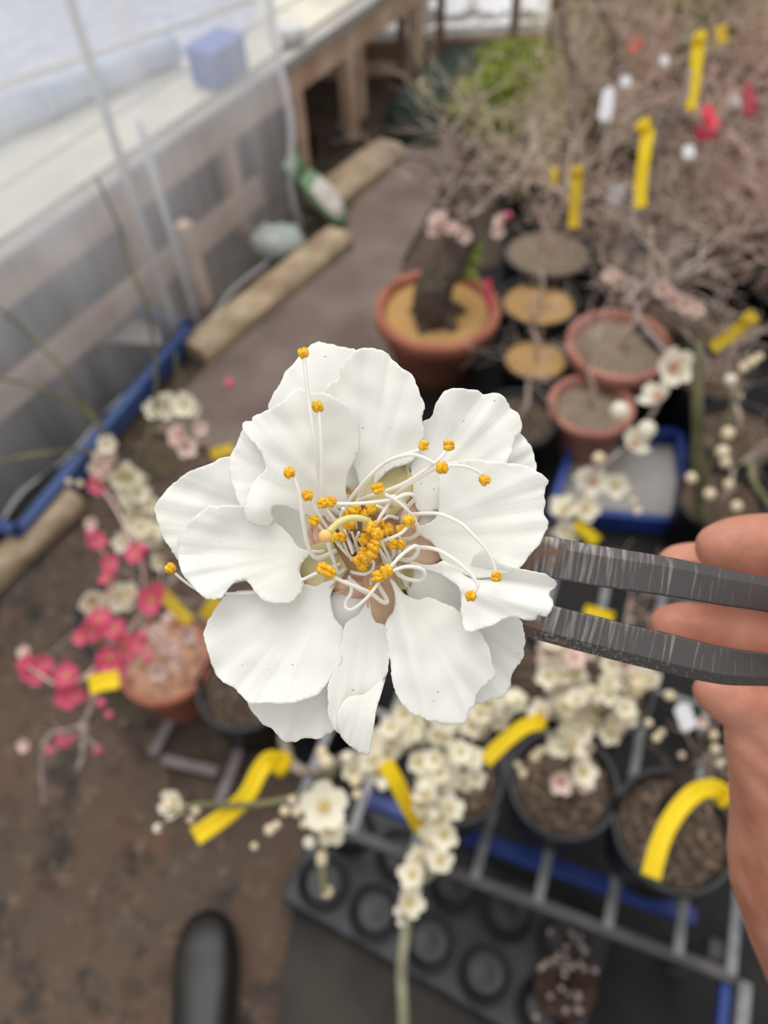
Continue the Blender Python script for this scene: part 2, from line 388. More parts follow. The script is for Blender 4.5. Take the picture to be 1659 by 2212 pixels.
def grid_floor():
    mb = MB(); nx, ny = 160, 160; x0, x1, y0, y1 = -3.2, 4.2, -1.2, 4.6
    vs = []
    for j in range(ny + 1):
        for i in range(nx + 1):
            x = x0 + (x1 - x0) * i / nx; y = y0 + (y1 - y0) * j / ny
            z = -.006 + .007 * noise.noise((x * 5, y * 5, 0)) + .004 * noise.noise((x * 17, y * 17, 3))
            vs.append((x, y, z - .006))
    fs = [(j * (nx + 1) + i, j * (nx + 1) + i + 1, (j + 1) * (nx + 1) + i + 1, (j + 1) * (nx + 1) + i) for j in range(ny) for i in range(nx)]
    mb.add(vs, fs); o = mb.build('floor', m_dirt)
    return tag(o, 'brown bare earth floor of the greenhouse', None, None, 'structure')
grid_floor()
slab('path', [(1000, 240), (860, 330), (640, 580), (470, 760), (330, 930), (560, 1000), (850, 830), (870, 560), (960, 400)], .004, m_path, .012, label='grey-brown trodden earth path beside the bench')
slab('ground_cloth', [(1120, 560), (1010, 590), (900, 640), (880, 830), (640, 1250), (560, 1420), (640, 1640), (760, 1700), (960, 2050), (1200, 2420), (1700, 2600), (2500, 2500), (2600, 900), (2300, 640)], .008, m_cloth, .012, label='black weed cloth under the potted trees')

# bench line through the posts
B0 = G(653, 388); B1 = G(897, 183); BD = (B1 - B0); BD.z = 0; BD.normalize()      # along the bench
BN = Vector((BD.y, -BD.x, 0))                                                          # towards the path
ZV = Vector((0, 0, 1))
def along(s, off=0.0, z=0.0): return B0 + BD * s + BN * off + ZV * z

wy = G(1050, 150).y
def WX(px, py):
    d = ray(px, py); return (CAM + d * ((wy - CAM.y) / d.y)).x
end_t = thing('wall_end', 'far end wall with white film above wooden base boards', None, (0.6, wy, 0)); end_t['kind'] = 'structure'
for k, z in enumerate((.030, .095)):
    MB().obox((1.2, wy, z), Vector((2.6, 0, 0)), Vector((0, .015, 0)), Vector((0, 0, .030))).build('base_board', m_wooddark if k else m_wood, end_t, False, .003)
wxs = [(-1.2, WX(860, 40)), (WX(872, 40), WX(940, 40)), (WX(962, 40), WX(1105, 40)), (WX(1118, 40), WX(1188, 40)), (WX(1200, 40), 2.1), (2.15, 3.6)]
for k, (xa, xb) in enumerate(wxs):
    MB().obox(((xa + xb) / 2, wy + .01, .73), Vector(((xb - xa) / 2, 0, 0)), Vector((0, .0015, 0)), Vector((0, 0, .6))).build('film_panel' if k < 4 else 'board_panel', WALLFILM if k < 4 else m_wooddark, end_t, False)
for px in (866, 951, 1111, 1194): MB().obox((WX(px, 40), wy - .01, .68), Vector((.016, 0, 0)), Vector((0, .018, 0)), Vector((0, 0, .68))).build('stud', m_wooddark, end_t, False, .003)
# bright ground outside the film
tag(MB().obox((0.5, 7.2, -.03), Vector((8, 0, 0)), Vector((0, 3.4, 0)), Vector((0, 0, .02))).build('ground_outside', mat('outside_ground', (236, 236, 238)), None, False), 'pale ground outside the far wall', None, None, 'structure')

# wooden bench
bench = thing('greenhouse_bench', 'low wooden greenhouse bench with pale top running along the path', 'bench', along(0))
MB().obox(along(-.45, .0, .348), BD * 1.75, BN * .02, ZV * .05).build('front_beam', m_wood, bench, False, .004)
for off in (-.12, -.30, -.48, -.66, -.84, -1.02, -1.20):
    MB().obox(along(-.45, off, .412), BD * 1.78, BN * .085, ZV * .012).build('top_board', m_cream, bench, False, .003)
MB().obox(along(-.45, .02, .414), BD * 1.78, BN * .026, ZV * .017).build('top_rail', m_greyboard, bench, False, .003)
def post_at(px, py, mt=m_wood, hw=.024, off=0.0):
    q = along((G(px, py) - B0).dot(BD), off); MB().obox(Vector((q.x, q.y, .149)), BD * hw, BN * hw, ZV * .149).build('post', mt, bench, False, .003)
post_at(650, 384); post_at(790, 309); post_at(828, 268, off=-.06); post_at(896, 182); post_at(300, 640); post_at(505, 490)
for s_ in (-1.25, -.5, .02, .46, .9):
    MB().obox(along(s_, -.5, .15), BD * .026, BN * .026, ZV * .15).build('post', m_wooddark, bench, False, .003)
MB().obox(along(-.4, -.42, .07), BD * 1.5, BN * .012, ZV * .045).build('lower_board', m_wooddark, bench, False, .003)
MB().obox(along(-.4, -.42, .19), BD * 1.5, BN * .012, ZV * .045).build('lower_board', m_wood, bench, False, .003)
MB().obox(along(-1.0, .02, .10), BD * .75, BN * .012, ZV * .045).build('lower_board', m_wood, bench, False, .003)

# concrete kerb blocks
def kerb(label, x1, y1, x2, y2, w_, h_):
    p = G(x1, y1, 0); q = G(x2, y2, 0); d = (q - p); l = d.length; d.normalize(); nn = Vector((d.y, -d.x, 0))
    mb = MB(); k = 10; vs = []
    for i in range(k + 1):
        for (a, z) in ((-w_, 0), (-w_, h_), (w_ * .6, h_ + .004), (w_, h_ * .7), (w_, 0)):
            pt = p + d * (l * i / k) + nn * (a + .006 * noise.noise((i * 2.1, a * 40, z * 50))) + ZV * (z + (.006 * noise.noise((i * 1.7, a * 30, 5)) if z else 0)); vs.append(pt)
    fs = [(i * 5 + j, i * 5 + j + 1, (i + 1) * 5 + j + 1, (i + 1) * 5 + j) for i in range(k) for j in range(4)] + [(4, 3, 2, 1, 0), tuple(k * 5 + j for j in range(5))]
    mb.add(vs, fs); o = mb.build('kerb_block', m_curb, None, False); tag(o, label, 'kerb block', 'concrete kerb blocks along the path')
kerb('long tan concrete kerb block along the foot of the plastic curtain', 425, 775, 738, 522, .048, .045)
kerb('broken tan concrete kerb block below the far bench posts', 690, 455, 850, 335, .06, .05)
kerb('dark tan kerb block at the left frame edge beside blue tray', -160, 1400, 170, 1085, .03, .045)

# plastic curtain hanging from the tent frame
def curtain():
    t = thing('plastic_curtain', 'clear plastic sheet hanging like a curtain in front of the bench', 'plastic sheet', G(400, 740))
    a = G(655, 492); b = G(400, 742); dd = (b - a); L0 = dd.length; dd.normalize(); nn = Vector((dd.y, -dd.x, 0))
    mb = MB(); nx, nz = 150, 24; LL = 1.75; vs = []
    for i in range(nx + 1):
        s = LL * i / nx
        for j in range(nz + 1):
            z = .012 + 1.05 * j / nz
            off = .012 * math.sin(s * 21 + .6 * math.sin(j * .3)) + .016 * noise.noise((s * 4, z * 1.6, 1)) + .008 * noise.noise((s * 16, z * 2.2, 7))
            off += .03 * max(0, 1 - s / .12) * (1 - z) * math.sin(s * 60)
            vs.append(a + dd * s + nn * off + ZV * z)
    fs = [(i * (nz + 1) + j, (i + 1) * (nz + 1) + j, (i + 1) * (nz + 1) + j + 1, i * (nz + 1) + j + 1) for i in range(nx) for j in range(nz)]
    mb.add(vs, fs); mb.build('sheet', FILM, t)
    mb = MB()                                        # free edge, its bright highlights painted in by whiter film
    mb.tube([a + nn * (.02 * math.sin(k * .9) * (1 - k / 14)) + dd * (.010 + .006 * math.sin(k)) + ZV * (.01 + 1.05 * k / 14) for k in range(15)], .010, 8)
    mb.build('rolled_edge', EDGEFILM, t)
    mb = MB()
    mb.tube([a + dd * s + nn * (.012 * math.sin(s * 21)) + ZV * (.012 + .004 * math.sin(s * 30)) for s in [LL * k / 50 for k in range(51)]], .006, 6)
    mb.build('hem', EDGEFILM, t)
    p = b + nn * .022
    fr = thing('tent_frame', 'white pipe frame holding up the plastic sheet', 'pipe frame', p)
    MB().tube([p, p + ZV * 1.1], .011, 12).build('upright_pipe', m_pipe, fr)
    p2 = p - BD * .0 + BN * -.0
    MB().tube([G(-120, 224, .55), G(545, -2, .55)], .011, 10).build('cross_pipe', m_pipe, fr)
    q = G(440, 712) + nn * .02; MB().tube([q, q + ZV * .62], .009, 12).build('upright_pipe', m_pipe, fr)
    q = G(472, 668) + nn * .05; MB().obox(q + ZV * .14, dd * .02, nn * .02, ZV * .14).build('stake', m_wood, fr, False, .003)
    MB().tube([p + dd * 1.15, p + dd * 1.15 + ZV * 1.1], .011, 12).build('upright_pipe', m_pipe, fr)
curtain()

def crate(name, label, cat, corners, zf, h, wall, mt, mfloor, group=None):
    P = [Vector((c.x, c.y, zf)) for c in corners]; c0 = sum(P, Vector()) / 4
    t = thing(name, label, cat, c0, group)
    MB().add([p + ZV * .006 for p in P] + [p - ZV * .0 for p in P], [(0, 1, 2, 3), (7, 6, 5, 4), (0, 4, 5, 1), (1, 5, 6, 2), (2, 6, 7, 3), (3, 7, 4, 0)]).build('base', mfloor, t, False)
    for i in range(4):
        p, q = P[i], P[(i + 1) % 4]; d = (q - p).normalized(); nn = Vector((d.y, -d.x, 0))
        MB().beam(p + ZV * h / 2, q + ZV * h / 2, wall / 2, h / 2).build('side', mt, t, False, .002)
        MB().beam(p + ZV * h - d * wall, q + ZV * h + d * wall, wall, .008).build('rim', mt, t, False, .003)
    return t
crate('blue_tray', 'long blue-rimmed tray with dark floor at the left under the plastic', 'tray',
      [G(410, 705, .06), G(40, 1150, .06), G(-330, 1010, .06), G(120, 610, .06)], .008, .055, .014, mat('blue_tray_hazed', (50, 72, 122), (66, 90, 140), 8, .5), m_cloth)  # rim blue greyed to carry the haze of the plastic film
tag(MB().add([G(350, 745, .03), G(150, 735, .03), G(155, 640, .03), G(330, 655, .03)] + [G(350, 745, .026), G(150, 735, .026), G(155, 640, .026), G(330, 655, .026)],
    [(0, 1, 2, 3), (7, 6, 5, 4), (0, 4, 5, 1), (1, 5, 6, 2), (2, 6, 7, 3), (3, 7, 4, 0)]).build('grey_card', m_greyboard, None, False), 'pale grey card lying in the blue tray', 'card')
crate('blue_tray', 'blue-rimmed tray with pale grey floor among the pots behind the fingers', 'tray',
      [G(1486, 1140, .04), G(1190, 1112, .04), G(1238, 950, .04), G(1462, 945, .04)], .012, .05, .010, m_blue, m_greyboard)
# things on the bench, seen through the plastic
p = G(478, 165, .430)
bb = thing('blue_box', 'blue plastic box on the bench behind the plastic', 'box', p)
MB().obox(p + ZV * .045, BD * .075, BN * .05, ZV * .045).build('body', m_bluebox, bb, False, .006)
MB().obox(p + ZV * .095, BD * .079, BN * .054, ZV * .006).build('lid', m_bluebox, bb, False, .003)
p = G(0, 300, .426); q = G(380, 133, .426)
rl = thing('tarp_roll', 'pale blue rolled tarp lying along the bench behind the plastic', 'tarp', (p + q) / 2)
MB().tube([(p - (q - p) * .3).lerp(q, k / 12) + ZV * (.045 + .004 * math.sin(k * 2)) for k in range(13)], [.043 + .003 * math.sin(k * 1.7) for k in range(13)], 14).build('roll', mat('tarp_blue', (168, 190, 222), (196, 212, 234), 12, .5), rl)
for f in (.25, .7):
    c = p.lerp(q, f) + ZV * .045; MB().tube([c - BD * .006, c + BD * .006], .0475, 14).build('tie', m_pipe, rl)
top = [G(x, y, .428) for x, y in ((-260, 408), (545, 58), (560, -30), (420, -170), (-260, -60))]; nt_ = len(top)  # sheet added so the cream boards look bluish through the plastic
tag(MB().add(top + [v - ZV * .003 for v in top], [tuple(range(nt_)), tuple(range(2 * nt_ - 1, nt_ - 1, -1))] + [(i, nt_ + i, nt_ + (i + 1) % nt_, (i + 1) % nt_) for i in range(nt_)]).build('bench_tint_sheet', mat('tint_lavender', (168, 178, 206), (204, 206, 220), 14, .5), None, False),
    'added pale lavender sheet giving the bench a bluish tint behind the hanging sheet', 'tint sheet')
# white ribbed basket at the bench edge
p = G(632, 92, .432)
bk = thing('white_basket', 'small white ribbed basket on the bench edge by the plastic', 'basket', p)
MB().lathe(p, [(.03, 0), (.036, .05), (.033, .05), (.028, .006)], 20).build('body', m_pipe, bk)
for k in range(10):
    th = 2 * math.pi * k / 10; u = Vector((math.cos(th), math.sin(th), 0))
    MB().tube([p + u * .032, p + u * .038 + ZV * .05], .003, 5).build('rib', m_pipe, bk)

# fertiliser bag leaning on the bench post
def bag():
    c = G(700, 440, .06); t = thing('fertiliser_bag', 'white and green plastic fertiliser bag leaning against the bench post', 'bag', G(715, 470))
    axis = (G(745, 478, .02) - G(660, 385, .16)); L = axis.length; axis.normalize(); side = axis.cross(ZV).normalized(); up = side.cross(axis).normalized()
    st = G(652, 375, .17); L *= 1.08
    mb = MB(); n = 16; k = 14; vs = []
    for i in range(k + 1):
        f = i / k; wv = .058 * (math.sin(math.pi * min(1, .12 + f * .8)) ** .45); hv = .03 * math.sin(math.pi * min(.97, .06 + f * .9)) ** .7 + .003
        for j in range(n):
            th = 2 * math.pi * j / n
            vs.append(st + axis * (L * f) + side * (wv * math.cos(th)) + up * (hv * math.sin(th) + .006 * noise.noise((f * 6, th, 2))))
    fs = [(i * n + j, i * n + (j + 1) % n, (i + 1) * n + (j + 1) % n, (i + 1) * n + j) for i in range(k) for j in range(n)] + [tuple(range(n)), tuple(k * n + j for j in range(n))]
    mb.add(vs, fs); mb.mi = [0 if (2 < (q // n) < 12 and 1 <= (q % n) <= 7) else 1 for q in range(len(fs))]
    mb.build('sack', [m_bagw, m_bagg], t)
    mb = MB(); mb.beam(st - axis * .035 - side * .05, st - axis * .035 + side * .05, .03, .003, up); mb.build('folded_top', m_bagg, t)
bag()
# crumpled clear bag at the foot of the curtain
def crumple():
    c = G(600, 520, .05); mb = MB(); mb.ball(c, .09, .06, .05, 16, 10)
    mb.v = [tuple(Vector(v) + Vector((noise.noise(Vector(v) * 30), noise.noise(Vector(v) * 30 + Vector((5, 0, 0))), noise.noise(Vector(v) * 30 + Vector((9, 0, 0))))) * .018) for v in mb.v]
    o = mb.build('crumpled_bag', mat('bag_pale_green', (190, 206, 198), (222, 226, 226), 14, .4, trans=.3)); tag(o, 'crumpled pale green and white plastic bag at the foot of the curtain', 'bag')
crumple()
# dark things under the bench
p = along(.14, -.10, 0); o = MB().lathe(p, [(.05, 0), (.065, .05), (.07, .055), (.06, .055), (.048, .01)], 20).build('black_bowl', m_blackpot); tag(o, 'black plastic bowl under the bench between the posts', 'bowl')
p = along(.22, -.02, 0); o = MB().beam(p + ZV * .01, p + BD * .12 + BN * .0 + ZV * .09, .02, .004).build('wooden_lath', m_bar, None, False, .002); tag(o, 'grey flat lath leaning under the bench beside the black bowl', 'lath')

# dark green netting heap and conifers in the far corner
def netting():
    c = G(905, 265, .0); t = MB(); P = []
    for i in range(21):
        for j in range(13):
            u = i / 20 * 2 - 1; v = j / 12 * 2 - 1
            e = max(0, 1 - (abs(u) ** 4 + abs(v) ** 4) ** 1.0); z = .15 * e ** .35 + .02 * noise.noise((u * 4, v * 4, 0)) * e
            P.append(c + BD * (u * .32 + .16) + BN * (v * .13 + .03) + ZV * max(0, z))
    t.add(P, [(i * 13 + j, (i + 1) * 13 + j, (i + 1) * 13 + j + 1, i * 13 + j + 1) for i in range(20) for j in range(12)])
    o = t.build('netting_heap', m_net); tag(o, 'dark green netting bundle on the ground at the end of the path', 'netting')
netting()

# ================================================================== trees and pots
def pot_mesh(t, c, r, h, mt, msoil, flare=.82, rimw=.08, soil_drop=.12, rimh=.12, name='pot_wall', n=40):
    c = Vector(c)
    prof = [(r * flare * .9, 0), (r * flare, .004), (r * .96, h * (1 - rimh) - .002), (r * (1.0 if rimh else .97), h * (1 - rimh)), (r, h - .003), (r * .985, h),
            (r * (1 - rimw), h), (r * (1 - rimw) - .003, h - .004), (r * (.86 - rimw * .3) * flare, .012)]
    MB().lathe(c, prof, n).build(name, mt, t)
    R = r * (1 - rimw) - .002; zs = h * (1 - soil_drop); vs = []; k = 16; m_ = 32
    vs.append(c + ZV * (zs + .008))
    for i in range(1, k + 1):
        for j in range(m_):
            th = 2 * math.pi * j / m_; rr = R * i / k; x = rr * math.cos(th); y = rr * math.sin(th)
            vs.append(c + Vector((x, y, zs + .008 * (1 - (i / k) ** 2) + .005 * noise.noise((x * 60, y * 60, c.x * 9)) * (i < k))))
    fs = [(0, 1 + j, 1 + (j + 1) % m_) for j in range(m_)] + [(1 + i * m_ + j, 1 + (i + 1) * m_ + j, 1 + (i + 1) * m_ + (j + 1) % m_, 1 + i * m_ + (j + 1) % m_) for i in range(k - 1) for j in range(m_)]
    MB().add(vs, fs).build('soil', msoil, t)
    return c + ZV * zs

def pot_at(px, py, wpx, zrim, ground=0.0):
    c = G(px, py, zrim); d = (c - CAM).dot(FW); r = wpx / 2 * d / F_PX
    return Vector((c.x, c.y, ground)), r, zrim - ground

def grow(mb, p, d, L, r, level, maxl, spread, up, out=None, kids=(2, 4), n=3):
    steps = 3 if level < maxl else 2; pts = [p.copy()]; q = p.copy(); dd = d.copy()
    for i in range(steps):
        dd = (dd + Vector((random.gauss(0, .16), random.gauss(0, .16), random.gauss(0, .12) + up))).normalized(); q = q + dd * (L / steps); pts.append(q.copy())
    mb.tube(pts, [r * (1 - .5 * i / steps) for i in range(steps + 1)], n if level > 0 else 6, cap=False)
    if out is not None and level >= maxl - 1: out.append((q.copy(), dd.copy()))
    if level < maxl:
        for k in range(random.randint(*kids)):
            i = random.randint(1, steps); ax = dd.orthogonal().normalized(); ax = Matrix.Rotation(random.uniform(0, 6.28), 3, dd) @ ax
            nd = (dd * .8 + ax * random.uniform(.45, 1.0) * spread).normalized()
            grow(mb, pts[i], nd, L * random.uniform(.55, .85), r * .55, level + 1, maxl, spread, up, out, kids, n)

def px_path(pts, step=12):
    """list of (px,py,depth) -> smooth world path"""
    q = catmull([Vector((x, y, d * 400)) for x, y, d in pts], step)
    return [D(v.x, v.y, v.z / 400) for v in q]

# ---- blossom meshes (shared)
def blossom_mesh(name, mpet, mcen, n=5, layers=1, cup=.35):
    mb = MB(); R = 1.0
    for L in range(layers):
        for k in range(n):
            th = 2 * math.pi * (k + .5 * L) / n; sc = 1 - .22 * L; vs = []; A = Vector((math.cos(th), math.sin(th), 0)); B = Vector((-math.sin(th), math.cos(th), 0))
            for (s, wd, z) in ((.12, .10, .02), (.35, .34, .06), (.65, .46, .18 + cup * .2), (.9, .34, .34 + cup * .5), (1.0, .14, .40 + cup * .6)):
                for u in (-1, 0, 1): vs.append((A * s + B * (wd * u) + ZV * (z + .10 * abs(u) + .14 * L)) * sc * R)
            mb.add(vs, [(i * 3 + j, i * 3 + j + 1, (i + 1) * 3 + j + 1, (i + 1) * 3 + j) for i in range(4) for j in range(2)])
    mb.cur = 1; mb.ball((0, 0, .16 + .14 * (layers - 1)), .17, .17, .10, 8, 5)
    for k in range(9):
        th = 2 * math.pi * k / 9; u = Vector((math.cos(th), math.sin(th), 0)); mb.tube([u * .12 + ZV * .15, u * .36 + ZV * .48], [.022, .03], 4)
    mb.cur = 2; mb.lathe((0, 0, -.12), [(.05, 0), (.20, .06), (.26, .16), (.05, .2)], 8)
    return mb.mesh(name, [mpet, mcen, m_bcal])
def bud_mesh(name, mpet):
    mb = MB(); mb.ball((0, 0, .45), .62, .62, .6, 10, 7); mb.cur = 1; mb.lathe((0, 0, -.2), [(.06, 0), (.34, .1), (.48, .34), (.40, .4)], 8)
    for k in range(5):
        th = 2 * math.pi * k / 5; u = Vector((math.cos(th), math.sin(th), 0)); mb.ball(u * .38 + ZV * .18, .16, .16, .18, 6, 4)
    return mb.mesh(name, [mpet, m_bcal])
BL = {'w': blossom_mesh('white_blossom', m_wblossom, m_bcentre), 'W': blossom_mesh('double_white_blossom', m_wblossom, m_bcentre, 5, 2),
      'r': blossom_mesh('white_blossom_red_eye', m_wblossom, m_bcentrer, 5, 1), 'p': blossom_mesh('pink_blossom', m_pblossom, m_bcentre, 5, 2),
      'q': blossom_mesh('pale_pink_blossom', m_ppblossom, m_bcentrer, 5, 2), 'b': bud_mesh('white_bud', m_wblossom), 'c': bud_mesh('cream_bud', m_cblossom), 'P': bud_mesh('pink_bud', m_pblossom)}
def blossom(t, kind, x, y, d, wpx, face=None):
    c = D(x, y, d); r = wpx / 2 * d / F_PX
    v = (CAM - c).normalized() * .9 + Vector((random.gauss(0, .45), random.gauss(0, .45), .25 + random.gauss(0, .25)))
    if face is not None: v = (CAM - c).normalized() + Vector(face)
    q = v.to_track_quat('Z', 'Y').to_matrix().to_4x4()
    o = bpy.data.objects.new('bud' if kind in 'bcP' else 'blossom', BL[kind]); COL.objects.link(o)
    o.matrix_basis = Matrix.Translation(c) @ q @ Matrix.Rotation(random.uniform(0, 6.28), 4, 'Z') @ Matrix.Scale(r, 4)
    return adopt(o, t)
def cluster(t, kinds, path, n, spread, wpx, br=None):
    """dense blossoms along a pixel path [(x,y,d)...]"""
    q = catmull([Vector((x, y, d * 400)) for x, y, d in path], 4)
    for i in range(n):
        v = q[min(len(q) - 1, int(len(q) * (i + .5) / n))]
        blossom(t, random.choice(kinds), v.x + random.gauss(0, spread), v.y + random.gauss(0, spread), v.z / 400 + random.gauss(0, .012), wpx * random.uniform(.8, 1.15))
def branch(t, pts, r0, r1, mt, name='branch', n=7):
    pp = px_path(pts); k = len(pp)
    pp = [p + Vector((noise.noise(p * 25), noise.noise(p * 25 + Vector((3, 1, 7))), 0)) * min(.006, r0) for p in pp]
    return MB().tube(pp, [r0 + (r1 - r0) * i / (k - 1) for i in range(k)], n).build(name, mt, t)
def twigs(t, spots, mt, L=.1, r=.0016, maxl=2, kids=(2, 4), up=.05, n=3, spread=1.0, name='twigs', kind=True):
    mb = MB()
    for p, d in spots: grow(mb, p, d, L * random.uniform(.8, 1.2), r, 1, maxl + 1, spread, up, None, kids, n)
    o = mb.build(name, mt, t)
    if kind: o['kind'] = 'stuff'
    return o
def d_of(x, y, z): return (G(x, y, z) - CAM).dot(FW)

# ---- 1. gnarled tree in the big terracotta bowl
def tree_terracotta():
    c, r, h = pot_at(945, 662, 272, .21); t = thing('potted_plum_tree', 'old gnarled plum bonsai in a large terracotta bowl with yellow soil', 'potted tree', c, 'potted plum trees')
    s = pot_mesh(t, c, r, h, m_terra, m_soily, .62, .13, .10, .16)
    MB().tube([c + Vector((.0, -.02, h * .8)), D(925, 650, 1.93), D(935, 625, 1.91), D(945, 600, 1.90), D(970, 570, 1.90), D(988, 545, 1.90), D(1002, 510, 1.89), D(1000, 480, 1.88), D(985, 450, 1.87), D(982, 420, 1.86), D(1000, 370, 1.86)], [.058, .048, .046, .044, .041, .038, .036, .033, .028, .024, .014], 12).knobbly(.014, 22).build('trunk', m_barkd, t)
    for k in range(5):
        th = k * 1.26 + 1.5; u = Vector((math.cos(th), math.sin(th), 0)); b = c + Vector((0, -.02, h * .86))
        MB().tube([b + ZV * .05, b + u * .055 + ZV * .02, b + u * .09 - ZV * .012], [.026, .018, .008], 8).build('root', m_barkd, t)
    for pts in ([(990, 440, 1.86), (930, 350, 1.82), (870, 335, 1.8), (815, 300, 1.8)], [(1000, 400, 1.86), (970, 300, 1.8), (1005, 250, 1.8), (1040, 190, 1.78)], [(1000, 470, 1.88), (940, 430, 1.85), (900, 380, 1.85)],
                [(1000, 480, 1.88), (1060, 430, 1.84), (1090, 400, 1.84)], [(985, 420, 1.86), (960, 360, 1.83), (1000, 290, 1.8)]):
        branch(t, pts, .011, .004, m_barkg)
    sp = []
    for (x, y) in ((1010, 250), (960, 330), (900, 360), (1040, 210), (1060, 420), (1000, 330), (1040, 330), (970, 400), (1010, 440), (940, 420), (1080, 380), (1000, 390), (1030, 400), (980, 360), (960, 440), (1040, 450), (990, 300), (1020, 360), (950, 390), (1060, 350), (1100, 420)):
        sp.append((D(x, y, 1.83), Vector((random.gauss(0, 1), random.gauss(0, 1), .4)).normalized()))
    twigs(t, sp, m_twig, .12, .0022, 2)
    for (x, y, k, wd) in ((950, 480, 'q', 46), (975, 500, 'q', 40), (935, 500, 'q', 30), (1000, 510, 'q', 34), (990, 350, 'c', 26), (1085, 480, 'q', 36), (1100, 465, 'P', 26), (1075, 500, 'q', 30)): blossom(t, k, x, y, 1.84, wd)
    mb = MB()
    for k in range(26): mb.ball(D(1010 + random.gauss(0, 16), 570 + random.gauss(0, 22), 1.93), .012, .012, .008, 6, 4)
    mb.build('moss', m_moss, t)['kind'] = 'stuff'
    tg = thing('red_tag', 'small red plastic plant tag on the rim of the terracotta bowl', 'plant tag', D(1055, 640, 1.93))
    MB().obox(D(1055, 632, 1.92), RT * .008, FW * .001, UP * .035).build('blade', m_dredtag, tg, False, .001)
    MB().obox(D(1056, 660, 1.925), RT * .004, FW * .001, UP * .02).build('spike', m_dredtag, tg, False)
tree_terracotta()

def simple_pot(label, px, py, wpx, z, mt, ms, flare=.78, rimw=.07, ground=0.0, drop=.12, rimh=.12, stem=True):
    c, r, h = pot_at(px, py, wpx, z, ground); t = thing('plant_pot', label, 'plant pot', c, 'plant pots')
    pot_mesh(t, c, r, h, mt, ms, flare, rimw, drop, rimh)
    if stem:
        p = c + ZV * h * .85; q = p + Vector((random.gauss(0, .02), random.gauss(0, .02), .12))
        MB().tube([p, (p + q) / 2 + Vector((.012, 0, 0)), q], [.008, .006, .004], 8).build('stem', m_twig, t)
        twigs(t, [(q, Vector((random.gauss(0, .5), random.gauss(0, .5), 1)).normalized()) for k in range(5)], m_twig, .10, .0022, 2)
    return t, c, r, h
simple_pot('black pot with yellow soil right beside the terracotta bowl', 1165, 645, 175, .20, m_blackpot, m_soily)
simple_pot('smaller black pot with yellow soil in front of the other yellow soil pot', 1158, 768, 150, .16, m_blackpot, m_soily)
simple_pot('wide terracotta pot with grey soil behind the smaller terracotta pot', 1338, 740, 228, .20, m_terra2, m_soilg, .7, .12)
simple_pot('smaller terracotta pot with grey soil under the white blossoms', 1278, 872, 186, .16, m_terra2, m_soilg, .7, .15)
simple_pot('large dark pot with pale soil behind the yellow soil pots', 1185, 535, 205, .22, m_blackpot, m_soilg, .8, .06)
simple_pot('grey-rimmed black pot below the tall yellow ribbon', 1415, 540, 170, .22, mat('pot_grey', (84, 84, 88), (112, 110, 112), 10, .5), m_soild, .8, .13, drop=.25)
simple_pot('black pot at the right edge beside the olive stem', 1600, 930, 190, .20, m_blackpot, m_soild, .8, .06)
simple_pot('black pot behind the olive stem at the right', 1540, 800, 170, .20, m_blackpot, m_soild, .8, .06)
simple_pot('black pot low at the right edge above the fingers', 1560, 1075, 190, .18, m_blackpot, m_soild, .8, .06)
simple_pot('black pot between the yellow soil pot and the blue-rimmed tray', 1120, 900, 170, .16, m_blackpot, m_soild, .8, .06)
simple_pot('brown clay pot with pink fallen petals at the left', 355, 1425, 205, .17, m_terra, mat('soil_pinkish', (128, 92, 76), (196, 150, 124), 60, .9, .9, 120), .7, .1, drop=.06)
simple_pot('black pot with bark chips behind the lower left petals', 525, 1480, 210, .17, m_blackpot, m_soild, .8, .10)
simple_pot('black pot in the shadow under the flower left of the rack pots', 720, 1480, 200, .17, m_blackpot, m_soild, .8, .08, stem=False)

# ---- wire rack with pots in the lower right
RK_Z = .25
rk = thing('wire_rack', 'low wire mesh rack on a blue frame carrying black pots', 'rack', Vector((.05, .3, 0)))
ra = G(618, 1748, RK_Z); rb = G(1588, 2113, RK_Z); rd = (rb - ra).normalized(); rn = Vector((-rd.y, rd.x, 0))
rL = (rb - ra).length
MB().beam(ra, rb, .009, .008).build('front_bar', m_bar, rk, False, .003)
MB().beam(ra + rn * .58, rb + rn * .58, .009, .008).build('back_bar', m_bar, rk, False, .003)
for x in (640, 760, 890, 1025, 1160, 1310, 1460, 1575):
    k = ((G(x, 1748 + (x - 618) * .376, RK_Z) - ra).dot(rd))
    MB().beam(ra + rd * k + ZV * .008, ra + rd * k + rn * .58 + ZV * .008, .0075, .003).build('cross_bar', m_mesh, rk, False, .001)
for off in (.2, .39): MB().beam(ra + rn * off - ZV * .004, rb + rn * off - ZV * .004, .004, .004).build('wire', m_mesh, rk, False)
MB().beam(ra + rd * .10 + rn * .075 - ZV * .075, rb - rd * .04 + rn * .075 - ZV * .075, .013, .012).build('blue_beam', m_blue, rk, False, .003)
MB().beam(ra + rd * .40 + rn * .08 - ZV * .07, ra + rd * .40 + rn * .5 - ZV * .07, .013, .010).build('blue_cross_beam', m_blue, rk, False, .003)
MB().beam(ra + rd * .10 + rn * .5 - ZV * .075, rb - rd * .04 + rn * .5 - ZV * .075, .013, .012).build('blue_beam', m_blue, rk, False, .003)
for s in (.08, rL - .02):
    for off in (.03, .52):
        q = ra + rd * s + rn * off
        MB().obox(Vector((q.x, q.y, RK_Z / 2 - .006)), rd * .014, rn * .014, ZV * (RK_Z / 2 - .006)).build('leg', m_bar, rk, False, .002)
MB().beam(rb + rd * .012 - ZV * .002, rb + rd * .012 - rn * .30 - ZV * .002, .009, .010).build('side_rail', m_mesh, rk, False, .002)
